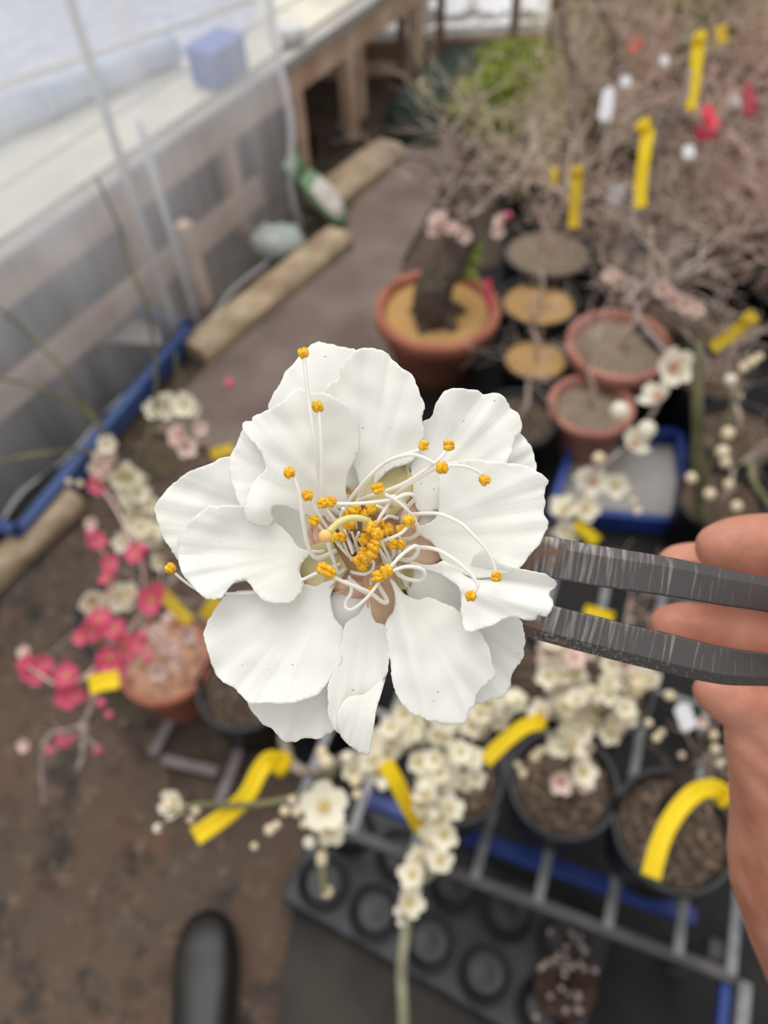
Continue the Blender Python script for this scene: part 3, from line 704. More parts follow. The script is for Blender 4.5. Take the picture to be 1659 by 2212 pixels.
MB().beam(rb - rd * .008 - ZV * .016, rb - rd * .008 - rn * .30 - ZV * .016, .007, .010).build('blue_side_rail', m_blue, rk, False, .002)

for lab, x1, y1, x2, y2 in (('short grey lath lying on the earth left of the yellow ribbon', 330, 1630, 372, 1550), ('longer grey lath lying on the earth above the yellow ribbon', 470, 1745, 540, 1560), ('faint grey lath lying flat across the earth near the clay pot', 350, 1640, 470, 1668)):
    p = G(x1, y1, .008); q = G(x2, y2, .008); o = MB().beam(p, q, .010, .004).build('wooden_lath', mat('slat_grey', (112, 104, 106), (136, 128, 128), 20, .8), None, False, .001); tag(o, lab, 'lath')
RP = []
for lab, px, py, wpx in (('black pot with gravelly soil on the rack below the big flower', 985, 1672, 215), ('black pot with white blossoms over its soil, middle of the rack', 1218, 1690, 242),
                         ('black pot with brown gravelly soil on the rack beside the wrist', 1458, 1790, 268), ('black pot on the back of the rack behind the fingers', 1300, 1480, 230), ('black pot on the back of the rack below the tweezers', 1090, 1440, 210)):
    t, c, r, h = simple_pot(lab, px, py, wpx, .40, m_blackpot, m_soild, .80, .085, RK_Z + .011, .14, .1, stem=False)
    RP.append((t, c, r, h))

# black carrying tray with round wells
def cup_tray():
    z = .055; u = (G(1047, 2103, z) - G(697, 1905, z)) / 3; v = G(745, 1820, z) - G(697, 1905, z)
    u0 = u.normalized(); v = (v - u0 * v.dot(u0)); v = v.normalized() * u.length * .98; o0 = G(697, 1905, z)
    t = thing('carrying_tray', 'black plastic carrying tray with round wells on the ground below the rack', 'tray', Vector((o0.x, o0.y, 0)))
    L = u.length; cor = [o0 + u * a + v * b for a, b in ((-.56, -.56), (4.7, -.56), (4.7, 1.6), (-.56, 1.6))]
    # deck plate with a skirt
    top = [Vector((p.x, p.y, .045)) for p in cor]; bot = [Vector((p.x, p.y, .009)) for p in cor]
    MB().add(top + bot, [(0, 1, 2, 3), (7, 6, 5, 4), (0, 4, 5, 1), (1, 5, 6, 2), (2, 6, 7, 3), (3, 7, 4, 0)]).build('deck', mat('tray_deck', (20, 22, 29), (46, 48, 57), 26, .45), t, False, .006)
    for i in range(5):
        for j in range(2):
            p = o0 + u * i + v * j; p.z = .046; R = L * .42
            MB().lathe(p, [(R * 1.08, 0), (R * 1.05, .016), (R, .018), (R * .93, .014), (R * .84, .003), (R * .5, .002), (R * .15, .005)], 30).build('well', m_blackpot, t)
cup_tray()
slab('grey_ground_cloth', [(560, 2400), (640, 1930), (760, 1960), (1120, 2180), (1200, 2400)], .009, m_matgrey, .012, label='dark grey cloth on the ground beside the shoe')
# small plant with pale buds in the tray corner
def bud_plant():
    b = G(1215, 2130, .05); t = thing('bud_plant', 'small reddish twiggy plant with tiny pale buds under the rack', 'plant', b)
    MB().lathe(b, [(.045, 0), (.05, .03), (.04, .034), (0.01, .03)], 16).build('soil_plug', mat('plug_brown', (44, 32, 27), (72, 50, 40), 60, .9), t)
    mb = MB(); spots = []
    for k in range(34):
        x = random.choice((1205, 1235)) + random.gauss(0, 28); y = random.choice((2045, 2090, 2155)) + random.gauss(0, 22); p = G(x, y, .10 + random.uniform(0, .07)); spots.append(p)
        MB().tube([b + ZV * .03, (b + p) / 2 + Vector((random.gauss(0, .01), random.gauss(0, .01), .02)), p], [.0016, .0009], 4).build('twig', m_barkd, t)
    for p in spots: MB().ball(p, .005, .005, .006, 6, 5).build('bud', mat('bud_palepink', (150, 138, 132)), t)
bud_plant()

# ---- white flowering trees of the rack (branches reach up toward the viewer)
def attach(t, label): t['label'] = label; t['category'] = 'potted tree'; t.name = 'potted_plum_tree'; t['group'] = 'potted plum trees'
t0, c0, r0, h0 = RP[0]
attach(t0, 'plum in a black rack pot with long sprays crowded with white blossoms')
pt = c0 + ZV * h0 * .86
tip = D(800, 1640, .68)
MB().tube([pt, pt + Vector((-.02, .03, .10)), D(860, 1600, .82), D(740, 1640, .70), D(700, 1660, .66)], [.012, .010, .008, .0055, .004], 8).build('trunk', m_barkg, t0)
branch(t0, [(860, 1600, .80), (930, 1570, .70), (1100, 1520, .64)], .004, .002, m_twigo)
branch(t0, [(860, 1600, .80), (960, 1640, .68), (925, 1740, .63), (940, 1860, .60), (890, 1920, .585), (878, 1990, .575), (868, 2080, .565), (868, 2240, .55)], .004, .0046, m_twigg)
branch(t0, [(740, 1640, .70), (690, 1720, .62), (690, 1830, .58), (705, 1925, .56)], .003, .0025, m_twigo)
branch(t0, [(740, 1640, .70), (650, 1720, .60), (500, 1740, .58), (400, 1745, .57), (345, 1790, .57)], .003, .0015, m_twigo)
branch(t0, [(620, 1560, .80), (625, 1640, .68), (680, 1670, .66), (740, 1640, .70)], .006, .004, m_barkg)
cluster(t0, 'WWwb', [(1105, 1515, .64), (1010, 1550, .65), (940, 1580, .66)], 36, 17, 50)
cluster(t0, 'WWwb', [(880, 1575, .66), (840, 1610, .66), (770, 1655, .66)], 34, 20, 50)
cluster(t0, 'WWwb', [(1010, 1650, .64), (950, 1680, .62), (930, 1740, .62)], 28, 21, 50)
cluster(t0, 'WWwb', [(935, 1740, .61), (940, 1800, .60), (930, 1850, .60)], 12, 13, 54)
for x, y, k, wd in ((960, 1800, 'W', 62), (950, 1865, 'W', 62), (893, 1890, 'W', 62), (880, 1950, 'W', 66), (880, 1972, 'w', 52)): blossom(t0, k, x, y, .575, wd)
blossom(t0, 'w', 700, 1742, .56, 104, (0, 0, .1))
for x, y, k, wd in ((712, 1790, 'W', 66), (668, 1825, 'b', 46), (690, 1850, 'c', 42), (706, 1922, 'c', 44), (700, 1862, 'c', 40), (580, 1790, 'c', 40), (600, 1780, 'c', 30), (640, 1760, 'c', 40), (615, 1750, 'c', 36), (630, 1730, 'c', 30), (655, 1780, 'c', 30),
                    (702, 1640, 'c', 52), (690, 1625, 'c', 40), (380, 1735, 'w', 62), (365, 1745, 'c', 44), (395, 1752, 'b', 40), (345, 1790, 'b', 34), (425, 1750, 'c', 34), (412, 1770, 'c', 26), (768, 1720, 'c', 36), (760, 1690, 'c', 44), (820, 1700, 'b', 40), (550, 1830, 'c', 26)): blossom(t0, k, x, y, .575, wd)

t1, c1, r1, h1 = RP[1]
attach(t1, 'plum in the middle rack pot with pale pinkish white blossom clusters')
pt = c1 + ZV * h1 * .86
MB().tube([pt, D(1245, 1620, .90), D(1235, 1540, .84), D(1220, 1450, .80)], [.011, .009, .007, .004], 8).build('trunk', m_barkg, t1)
branch(t1, [(1240, 1560, .85), (1300, 1540, .80), (1345, 1470, .78)], .005, .002, m_twigo)
branch(t1, [(1245, 1600, .88), (1225, 1640, .80), (1240, 1690, .77)], .004, .002, m_twigo)
cluster(t1, 'WWWwq', [(1205, 1400, .80), (1225, 1480, .80), (1235, 1560, .80), (1215, 1590, .80)], 50, 26, 50)
cluster(t1, 'WWWwqc', [(1350, 1410, .80), (1345, 1490, .80), (1320, 1550, .80)], 38, 26, 50)
for x, y, k, wd in ((1228, 1610, 'W', 62), (1240, 1630, 'q', 52), (1210, 1685, 'q', 56), (1255, 1668, 'W', 62), (1262, 1690, 'q', 44), (1215, 1612, 'w', 44), (1130, 1670, 'c', 34), (1150, 1640, 'c', 36), (1165, 1620, 'c', 30), (1120, 1650, 'c', 26), (1440, 1505, 'c', 36), (1400, 1560, 'c', 30), (1420, 1590, 'c', 32)): blossom(t1, k, x, y, .78, wd)

t2, c2, r2, h2 = RP[2]
attach(t2, 'plum in the right rack pot with a forked pale trunk beside the wrist')
pt = c2 + ZV * h2 * .86
MB().tube([pt + Vector((.0, .03, 0)), D(1470, 1700, .95), D(1500, 1640, .88), D(1540, 1560, .84)], [.012, .010, .008, .004], 8).build('trunk', m_barkd, t2)
branch(t2, [(1470, 1700, .95), (1430, 1640, .90), (1390, 1600, .86)], .007, .003, m_barkd)
branch(t2, [(1500, 1640, .88), (1570, 1640, .84), (1620, 1600, .80)], .006, .003, m_barkg)
twigs(t2, [(D(1500, 1640, .88), Vector((random.gauss(0, 1), random.gauss(0, 1), .8)).normalized()) for k in range(5)], m_twig, .06, .0015, 1)
for x, y, k, wd in ((1540, 1590, 'c', 32), (1545, 1620, 'c', 34), (1550, 1650, 'c', 30), (1470, 1630, 'c', 24), (1430, 1580, 'c', 28), (1520, 1560, 'q', 26)): blossom(t2, k, x, y, .84, wd)
attach(RP[3][0], 'plum in a black pot at the back of the rack behind the fingers'); attach(RP[4][0], 'plum in a black pot at the back of the rack below the tweezers')
for t_, c_, r_, h_ in RP[3:]:
    pp = c_ + ZV * h_ * .86; q = pp + Vector((.01, .04, .2)); MB().tube([pp, pp + Vector((.015, .0, .1)), q], [.010, .008, .004], 8).build('trunk', m_barkg, t_)
    twigs(t_, [(q, Vector((random.gauss(0, .6), random.gauss(0, .6), 1)).normalized()) for k in range(4)], m_twig, .08, .002, 2)

# ---- blossoming branch at the right, over the terracotta pots
def tree_right():
    c, r, h = pot_at(1480, 690, 210, .2); t = thing('potted_plum_tree', 'plum bonsai with an arching branch of open white blossoms over the terracotta pots', 'potted tree', c, 'potted plum trees')
    pot_mesh(t, c, r, h, m_blackpot, m_soild)
    b = c + ZV * h * .85
    MB().tube([b, D(1480, 680, 1.6), D(1420, 620, 1.45), D(1350, 620, 1.35)], [.03, .024, .017, .01], 10).build('trunk', m_barkg, t)
    MB().tube([D(1420, 620, 1.45), D(1480, 600, 1.4), D(1560, 560, 1.4)], [.016, .012, .005], 8).build('branch', m_barkg, t)
    branch(t, [(1350, 620, 1.35), (1390, 700, 1.25), (1450, 790, 1.15), (1420, 870, 1.1), (1370, 950, 1.06), (1290, 1020, 1.02), (1210, 1120, 1.0)], .005, .002, m_barkg)
    for x, y, k, wd in ((1450, 795, 'r', 84), (1470, 785, 'r', 50), (1425, 862, 'r', 78), (1345, 890, 'b', 66), (1395, 928, 'b', 66), (1365, 962, 'r', 66), (1295, 988, 'c', 46), (1282, 1040, 'r', 66), (1330, 1048, 'w', 56), (1262, 1030, 'w', 40), (1218, 1105, 'W', 66), (1262, 1100, 'W', 60), (1225, 1150, 'w', 50), (1230, 1170, 'w', 40)): blossom(t, k, x, y, 1.05, wd)
    sp = [(D(1400 + random.gauss(0, 70), 630 + random.gauss(0, 40), 1.4), Vector((random.gauss(0, 1), random.gauss(0, 1), .5)).normalized()) for k in range(14)]
    twigs(t, sp, m_twig, .11, .002, 2)
    for x, y in ((1340, 610), (1360, 620), (1320, 600), (1345, 640), (1440, 640), (1460, 650), (1480, 660), (1500, 670), (1430, 625)): blossom(t, 'q', x, y, 1.36, 40)
tree_right()
def stem_right():
    b = G(1515, 1120, .0); t = thing('plum_sapling', 'upright olive-green plum sapling with cream buds at the right', 'sapling', b)
    MB().tube([b, D(1512, 1110, 1.25), D(1508, 950, 1.05), D(1505, 800, .98), D(1512, 740, .96)], [.011, .010, .0085, .007, .004], 8).build('stem', m_twigo, t)
    branch(t, [(1512, 1090, 1.2), (1540, 990, 1.05), (1600, 850, .98)], .006, .003, m_twigo)
    branch(t, [(1620, 1000, 1.15), (1640, 1060, 1.1), (1680, 1110, 1.08)], .006, .004, m_twigo)
    for x, y, k, wd in ((1580, 820, 'b', 42), (1605, 795, 'c', 34), (1625, 785, 'c', 36), (1640, 775, 'c', 30), (1565, 935, 'c', 46), (1562, 975, 'c', 48), (1565, 1005, 'c', 40), (1495, 1035, 'c', 40), (1537, 1068, 'c', 42), (1590, 1095, 'c', 40), (1600, 860, 'c', 26), (1570, 1045, 'c', 34), (1380, 1110, 'c', 30), (1370, 1085, 'c', 24)): blossom(t, k, x, y, 1.0, wd)
stem_right()

# ---- left: pink and white flowering tree
def tree_pink():
    c, r, h = pot_at(250, 1330, 190, .14); t = thing('potted_plum_tree', 'plum tree with vivid pink blossoms at the left', 'potted tree', c, 'potted plum trees')
    pot_mesh(t, c, r, h, m_blackpot, m_soild, .8, .08)
    MB().tube([c + ZV * h * .8, D(260, 1370, 1.25), D(250, 1400, 1.1), D(230, 1420, 1.02)], [.012, .010, .007, .005], 8).build('trunk', m_barkd, t)
    branch(t, [(230, 1420, 1.02), (150, 1480, .98), (75, 1450, .96), (60, 1440, .95)], .004, .0015, m_twigr)
    branch(t, [(250, 1400, 1.1), (220, 1350, 1.02), (240, 1240, 1.0), (205, 1170, .98)], .004, .0015, m_twigr)
    branch(t, [(250, 1400, 1.1), (310, 1310, 1.04), (300, 1190, 1.0), (215, 1045, 1.0)], .004, .0015, m_twigr)
    branch(t, [(230, 1420, 1.02), (180, 1560, .96), (100, 1600, .94), (95, 1740, .93)], .003, .0028, m_barkg)
    branch(t, [(180, 1560, .96), (190, 1600, .94), (215, 1620, .93)], .003, .0015, m_barkg)
    branch(t, [(180, 1560, .96), (175, 1640, .93), (165, 1670, .92)], .005, .002, m_barkg)
    for x, y, wd in ((205, 1170, 44), (200, 1150, 36), (298, 1197, 50), (310, 1190, 36), (235, 1215, 40), (240, 1252, 44), (330, 1292, 58), (345, 1275, 40), (325, 1310, 44), (195, 1362, 54), (215, 1340, 50), (180, 1375, 40), (250, 1360, 50), (265, 1390, 46), (240, 1420, 56), (225, 1435, 44), (258, 1440, 40), (295, 1390, 44), (75, 1448, 60), (60, 1440, 44), (95, 1435, 40), (148, 1460, 56), (130, 1475, 44), (145, 1508, 54), (165, 1495, 44), (215, 1045, 44),
                     (105, 1622, 36), (140, 1605, 38), (152, 1598, 30), (215, 1622, 36), (215, 1520, 34), (240, 1545, 30), (320, 1420, 34), (280, 1420, 34), (310, 1370, 36)): blossom(t, 'p' if wd > 36 else 'P', x, y, .98, wd)
    for x, y, wd in ((340, 1370, 40), (365, 1400, 40), (400, 1370, 40), (370, 1340, 36), (390, 1430, 40), (340, 1450, 40), (55, 1610, 30), (55, 1410, 30), (200, 1130, 30)): blossom(t, 'q', x, y, 1.2, wd)
    # pale twigs with lichen
    twigs(t, [(D(150, 1590, .95), Vector((random.gauss(0, 1), random.gauss(0, .6), .3)).normalized()) for k in range(4)], m_barkg, .05, .0014, 1, (1, 3))
tree_pink()
def tree_white_left():
    b = G(330, 1240, 0); t = thing('plum_sapling', 'plum with slender olive shoots and a dense white blossom spray at the left', 'sapling', b)
    MB().tube([b, D(310, 1150, 1.30), D(280, 1060, 1.12), D(240, 990, 1.05)], [.010, .008, .006, .004], 8).build('trunk', m_barkd, t)
    for pts in ([(240, 990, 1.05), (220, 930, 1.0), (120, 780, .92), (0, 670, .88), (-60, 620, .87)], [(240, 990, 1.05), (200, 900, .98), (60, 830, .9), (-60, 815, .86)], [(280, 1060, 1.12), (330, 900, 1.02), (330, 720, .95), (270, 540, .9), (210, 380, .86)],
                [(280, 1060, 1.12), (370, 950, 1.05), (385, 850, 1.02), (380, 760, 1.0)], [(280, 1060, 1.12), (400, 980, 1.06), (410, 900, 1.04), (395, 800, 1.0)], [(240, 990, 1.05), (150, 975, 1.0), (-40, 1000, .95)], [(280, 1060, 1.12), (360, 990, 1.08), (300, 960, 1.05)]):
        branch(t, pts, .0032, .0014, m_twigo)
    cluster(t, 'WWqw', [(215, 990, 1.02), (270, 1040, 1.05), (310, 1110, 1.06), (330, 1160, 1.06)], 34, 17, 46)
    for x, y, k, wd in ((350, 872, 'w', 62), (335, 885, 'w', 46), (402, 875, 'w', 56), (420, 885, 'w', 40), (390, 940, 'q', 46), (400, 965, 'q', 50), (380, 955, 'q', 36), (430, 925, 'q', 34), (268, 1172, 'w', 44), (195, 1297, 'W', 60), (260, 1292, 'W', 66), (285, 1285, 'w', 50), (185, 1310, 'b', 40), (200, 1320, 'c', 36), (150, 1040, 'c', 26), (175, 1045, 'c', 26), (350, 1210, 'W', 44), (500, 830, 'P', 34)): blossom(t, k, x, y, 1.02, wd)
tree_white_left()

# ---- bare twiggy trees filling the right background
def bare_tree(label, px, py, zc, spread, mt, seed, trunk=m_barkg, potr=.10, lean=(0, 0), dens=7, L=.2, mxl=3, pot=True):
    random.seed(seed); b = G(px, py, 0); t = thing('bare_plum_tree', label, 'tree', b, 'bare plum trees')
    h = .16
    if pot:
        c = Vector((b.x, b.y, 0)); pot_mesh(t, c, potr, h, m_blackpot, m_soild, .8, .07, n=28)
    p = b + ZV * (h * .8 if pot else 0); q = b + Vector((lean[0], lean[1], zc))
    mid = (p + q) / 2 + Vector((random.gauss(0, .03), random.gauss(0, .03), 0))
    MB().tube([p, mid, q], [.028, .022, .014], 9).build('trunk', trunk, t)
    mb = MB()
    for k in range(dens):
        th = 2 * math.pi * k / dens + random.random(); d = Vector((math.cos(th) * spread, math.sin(th) * spread, random.uniform(.25, 1))).normalized()
        st = mid.lerp(q, random.uniform(.2, 1)); grow(mb, st, d, L * random.uniform(.8, 1.2), .0075, 0, mxl, 1.0, .04, None, (3, 5), 3)
    mb.v = [(v[0], min(v[1], wy - .05 - .02 * abs(noise.noise(Vector(v) * 9))), max(v[2], .01)) for v in mb.v]
    mb.build('twigs', mt, t)['kind'] = 'stuff'
    for k in range(4):
        v = Vector(mb.v[random.randrange(len(mb.v))]); o = bpy.data.objects.new('bud', BL['c']); COL.objects.link(o)
        o.matrix_basis = Matrix.Translation(v) @ Matrix.Scale(random.uniform(.010, .016), 4); adopt(o, t)
    return t
m_twigp = mat('twig_paleolive', (172, 164, 124), (216, 206, 168), 10, .85)
BT = [('bare twiggy plum right of the green conifer', 1210, 380, .16, m_twigp), ('bare plum with pale forked branch near the white wall film', 1330, 290, .30, m_twigp),
      ('bare plum behind the leftmost tall yellow ribbon', 1240, 420, .28, m_twig), ('bare plum behind the middle tall yellow ribbon', 1400, 420, .34, m_twigr),
      ('bare plum beneath the top right yellow ribbon', 1500, 330, .36, m_twigp), ('bare reddish plum at the right edge below the crimson tag', 1640, 430, .34, m_twigr),
      ('bare reddish plum at the right edge level with the grey-rimmed pot', 1580, 560, .30, m_twigr), ('bare plum at the top right corner of the picture', 1640, 250, .42, m_twig),
      ('bare plum in the back row below the top edge, right of centre', 1440, 230, .46, m_twig), ('bare plum in the back row left of the small yellow ribbon', 1530, 180, .48, m_twig),
      ('bare plum between the gnarled bonsai and the yellow ribbons', 1110, 440, .16, m_twigp), ('bare plum right of the grey-rimmed black pot', 1530, 660, .24, m_twig),
      ('bare plum at the right edge above the black pots', 1660, 720, .22, m_twigr), ('bare plum in the second row behind the crimson tag', 1760, 330, .42, m_twigr),
      ('bare plum in the back row at the far right', 1740, 160, .5, m_twig), ('bare plum in the back row near the wooden wall', 1360, 190, .36, m_twigp), ('bare plum over the large dark pot', 1190, 560, .26, m_twig)]
for i, (lab, x, y, z, mt) in enumerate(BT): bare_tree(lab, x, y, z, 1.0, mt, 100 + i)
random.seed(11)
def conifer(label, px, py, h, r, n, seed):
    random.seed(seed); b = G(px, py, 0); t = thing('green_conifer', label, 'shrub', b, 'green conifers in the far corner')
    MB().tube([b, b + ZV * h * .8], [.02, .008], 8).build('trunk', m_barkd, t)
    mb = MB()
    for k in range(n):
        u = Vector((random.gauss(0, 1), random.gauss(0, 1), random.gauss(0, 1))).normalized() * random.uniform(.55, 1)
        p = b + ZV * h * .55 + Vector((u.x * r, u.y * r, u.z * h * .5))
        if p.z < .02: continue
        d = (u + Vector((0, 0, .6))).normalized()
        for s in range(4):
            e = p + (d + Vector((random.gauss(0, .5), random.gauss(0, .5), random.gauss(0, .4)))).normalized() * .05
            mb.tube([p, (p + e) / 2, e], [.003, .006, .001], 3, cap=False)
    mb.build('foliage', m_green, t)['kind'] = 'stuff'
conifer('green conifer shrub below the white wall film', 1110, 215, .17, .16, 420, 3)
conifer('green conifer shrub beside the bare plums in the far corner', 1170, 270, .22, .16, 320, 4)
conifer('low yellowish green conifer at the end of the path', 1060, 290, .18, .13, 240, 5)
random.seed(21)
# pale forked branches seen against the twigs
def forked(label, paths, base):
    t = thing('pale_plum_tree', label, 'tree', base, 'pale barked plums')
    MB().tube([base, (base + D(*paths[0][0])) / 2, D(*paths[0][0])], [.02, .018, .016], 8).build('trunk', m_barkg, t)
    for k, p in enumerate(paths): MB().tube(px_path(p), [.016, .006], 8).build('branch', m_barkg, t)
forked('pale grey plum limb curving down left of the white tag', [[(1285, 205, 2.3), (1240, 150, 2.2), (1215, 60, 2.1), (1225, -30, 2.05)], [(1240, 150, 2.2), (1230, 250, 2.25), (1245, 330, 2.3)]], G(1280, 380))
forked('pale forked plum limb at the top between the tags', [[(1325, 75, 2.3), (1370, 10, 2.2), (1390, -40, 2.2)], [(1325, 75, 2.3), (1300, 20, 2.2), (1290, -40, 2.2)]], G(1340, 300))
forked('pale grey leaning trunk behind the middle yellow ribbon', [[(1350, 510, 1.9), (1390, 440, 1.85), (1410, 340, 1.8), (1430, 240, 1.75)], [(1410, 340, 1.8), (1470, 230, 1.7), (1490, 150, 1.7)]], G(1330, 640))

# ---- ribbons and tags
def ribbon(label, pts, wpx, mt=m_yellow, loop=None, twist=0.25, cat='ribbon'):
    pp = px_path(pts, 8); k = len(pp); t = thing('plant_ribbon', label, cat, pp[0], 'plant label ribbons')
    d0 = pts[0][2]; hw = wpx * .40 * d0 / F_PX; vs = []
    for i, p in enumerate(pp):
        tg = (pp[min(i + 1, k - 1)] - pp[max(i - 1, 0)]).normalized(); v = (CAM - p).normalized(); s = tg.cross(v).normalized(); nn = s.cross(tg)
        a = twist * math.sin(i / k * 3.0); s2 = s * math.cos(a) + nn * math.sin(a); n2 = nn * math.cos(a) - s * math.sin(a)
        for u in (-1, -.5, 0, .5, 1): vs.append(p + s2 * (hw * u) + n2 * (hw * .35 * u * u))
    fs = [(i * 5 + j, i * 5 + j + 1, (i + 1) * 5 + j + 1, (i + 1) * 5 + j) for i in range(k - 1) for j in range(4)]
    o = MB().add(vs, fs).build('strip', mt, t); sm = o.modifiers.new('thickness', 'SOLIDIFY'); sm.thickness = .0006; sm.offset = 0
    if loop:
        x, y, d, rp = loop; c = D(x, y, d); r = rp * d / F_PX; ax = (RT * .8 + UP * .6).normalized(); ay = (FW * .7 + UP * .5).normalized(); wv = ax.cross(ay).normalized(); vs = []
        for i in range(15):
            th = 2 * math.pi * i / 14
            for u in (-1, 1): vs.append(c + (ax * math.cos(th) + ay * math.sin(th)) * r + wv * (hw * .7 * u))
        o = MB().add(vs, [(i * 2, i * 2 + 1, i * 2 + 3, i * 2 + 2) for i in range(14)]).build('loop', mt, t); sm = o.modifiers.new('thickness', 'SOLIDIFY'); sm.thickness = .0006; sm.offset = 0
ribbon('bright yellow ribbon slanting down left below the big flower', [(618, 1655, .62), (585, 1640, .61), (560, 1665, .60), (530, 1720, .59), (480, 1765, .58), (420, 1808, .57)], 46, loop=(608, 1650, .62, 22))
ribbon('bright yellow ribbon hanging among the white blossoms below the big flower', [(830, 1645, .60), (855, 1690, .60), (880, 1740, .61), (910, 1790, .62)], 44)
ribbon('short yellow ribbon left of the middle rack pot', [(1170, 1558, .76), (1130, 1570, .75), (1085, 1605, .74), (1045, 1645, .73)], 40, loop=(1165, 1560, .76, 14))
ribbon('large curved yellow ribbon hanging beside the wrist', [(1575, 1725, .70), (1545, 1702, .69), (1500, 1712, .68), (1455, 1760, .67), (1425, 1820, .66), (1405, 1895, .65)], 46, loop=(1560, 1718, .70, 20))
ribbon('short bright yellow ribbon among the pink blossoms', [(193, 1482, .92), (225, 1474, .92), (258, 1468, .92)], 50)
ribbon('dull yellow ribbon beside the pink blossoms and the lowest left stamen', [(345, 1275, 1.1), (375, 1310, 1.1), (410, 1345, 1.1)], 34, m_yelloww)
ribbon('yellow ribbon end half hidden by the lower left petals', [(470, 1290, 1.1), (455, 1315, 1.1), (440, 1335, 1.1)], 40, m_yelloww)
ribbon('small yellow ribbon peeping out above the left back petal', [(455, 985, 1.3), (480, 975, 1.3), (505, 970, 1.3)], 30, m_yelloww)
ribbon('yellow ribbon above the upper tweezer prong', [(1240, 1130, 1.1), (1265, 1150, 1.1), (1290, 1172, 1.1)], 34)
ribbon('small yellow ribbon between the two tweezer prongs', [(1262, 1318, 1.1), (1290, 1325, 1.1), (1325, 1336, 1.1)], 30)
ribbon('yellow ribbon slanting at the right edge above the black pots', [(1632, 682, 1.25), (1600, 705, 1.26), (1570, 730, 1.27), (1535, 752, 1.28)], 34, m_yelloww, loop=(1620, 688, 1.25, 15))
ribbon('tall yellow ribbon hanging at the upper right above the red tag', [(1512, 78, 1.9), (1505, 120, 1.9), (1497, 180, 1.91), (1490, 238, 1.92)], 34, loop=(1512, 82, 1.9, 16))
ribbon('tall yellow ribbon hanging above the grey-rimmed black pot', [(1400, 280, 1.7), (1392, 330, 1.7), (1384, 390, 1.71), (1382, 450, 1.72)], 34, loop=(1390, 272, 1.7, 18))
ribbon('yellow ribbon with green stain left of the grey-rimmed pot', [(1246, 370, 1.75), (1243, 410, 1.75), (1240, 450, 1.76), (1238, 495, 1.77)], 30, m_yelloww, loop=(1246, 370, 1.75, 14))
ribbon('small short yellow ribbon at the top right', [(1555, 56, 2.1), (1558, 75, 2.1), (1560, 98, 2.1)], 28, m_yelloww)
ribbon('tiny faint yellow ribbon left of the stained yellow ribbon', [(1196, 362, 1.9), (1197, 380, 1.9), (1196, 396, 1.9)], 20, m_yelloww)
def tagplate(label, x, y, d, wx, hy, rot, mt, grp='plastic plant tags', spike=True):
    c = D(x, y, d); a = math.radians(rot); r_ = RT * math.cos(a) + UP * math.sin(a); u_ = UP * math.cos(a) - RT * math.sin(a); s = d / F_PX / 2
    t = thing('plant_tag', label, 'plant tag', c, grp)
    hw, hh = wx * s, hy * s; pts = [(-1, -.8), (-.75, -1), (.75, -1), (1, -.8), (1, .7), (.4, 1), (-.4, 1), (-1, .7)]
    vs = [c + r_ * (hw * px) + u_ * (hh * py) + FW * z for z in (-.0008, .0008) for px, py in pts]
    MB().add(vs, [tuple(range(8)), tuple(range(15, 7, -1))] + [(i, 8 + i, 8 + (i + 1) % 8, (i + 1) % 8) for i in range(8)]).build('plate', mt, t, False)
    if spike: MB().tube([c - u_ * hh * .9, c - u_ * hh * 1.8 + FW * .02], [.002, .001], 5).build('tie', mt, t)
tagplate('faded red plant tag near the top between the pale limbs', 1375, 95, 2.2, 24, 38, -35, mat('tag_fadedred', (206, 96, 90), (220, 120, 110), 20))
tagplate('bright red plant tag below the top right yellow ribbon', 1535, 252, 1.9, 26, 54, 25, m_redtag)
tagplate('darker red plant tag just under the bright red tag', 1525, 285, 1.95, 50, 34, 10, m_dredtag)
tagplate('crimson plant tag at the upper right edge', 1618, 215, 1.95, 28, 70, 5, m_dredtag)
tagplate('tall white plant tag among the bare twigs', 1311, 225, 2.0, 28, 74, -10, m_whitetag)
tagplate('small white plant tag beside the thumb-side of the wrist', 1480, 1548, .80, 36, 58, 20, m_whitetag)
tagplate('faint grey-white plant tag left of the middle yellow ribbon', 1330, 420, 1.9, 32, 50, -25, m_greyboard)
tagplate('small round white tag right of the tall white tag', 1351, 175, 2.1, 24, 24, 0, m_whitetag)
tagplate('small round white tag above the grey-rimmed pot', 1488, 327, 1.9, 26, 28, 0, m_whitetag)
tagplate('small round white tag left of the crimson tag', 1587, 219, 2.0, 24, 26, 0, m_whitetag)
tagplate('small round white bead beside the red tag in the back', 1435, 130, 2.1, 18, 20, 0, m_whitetag)

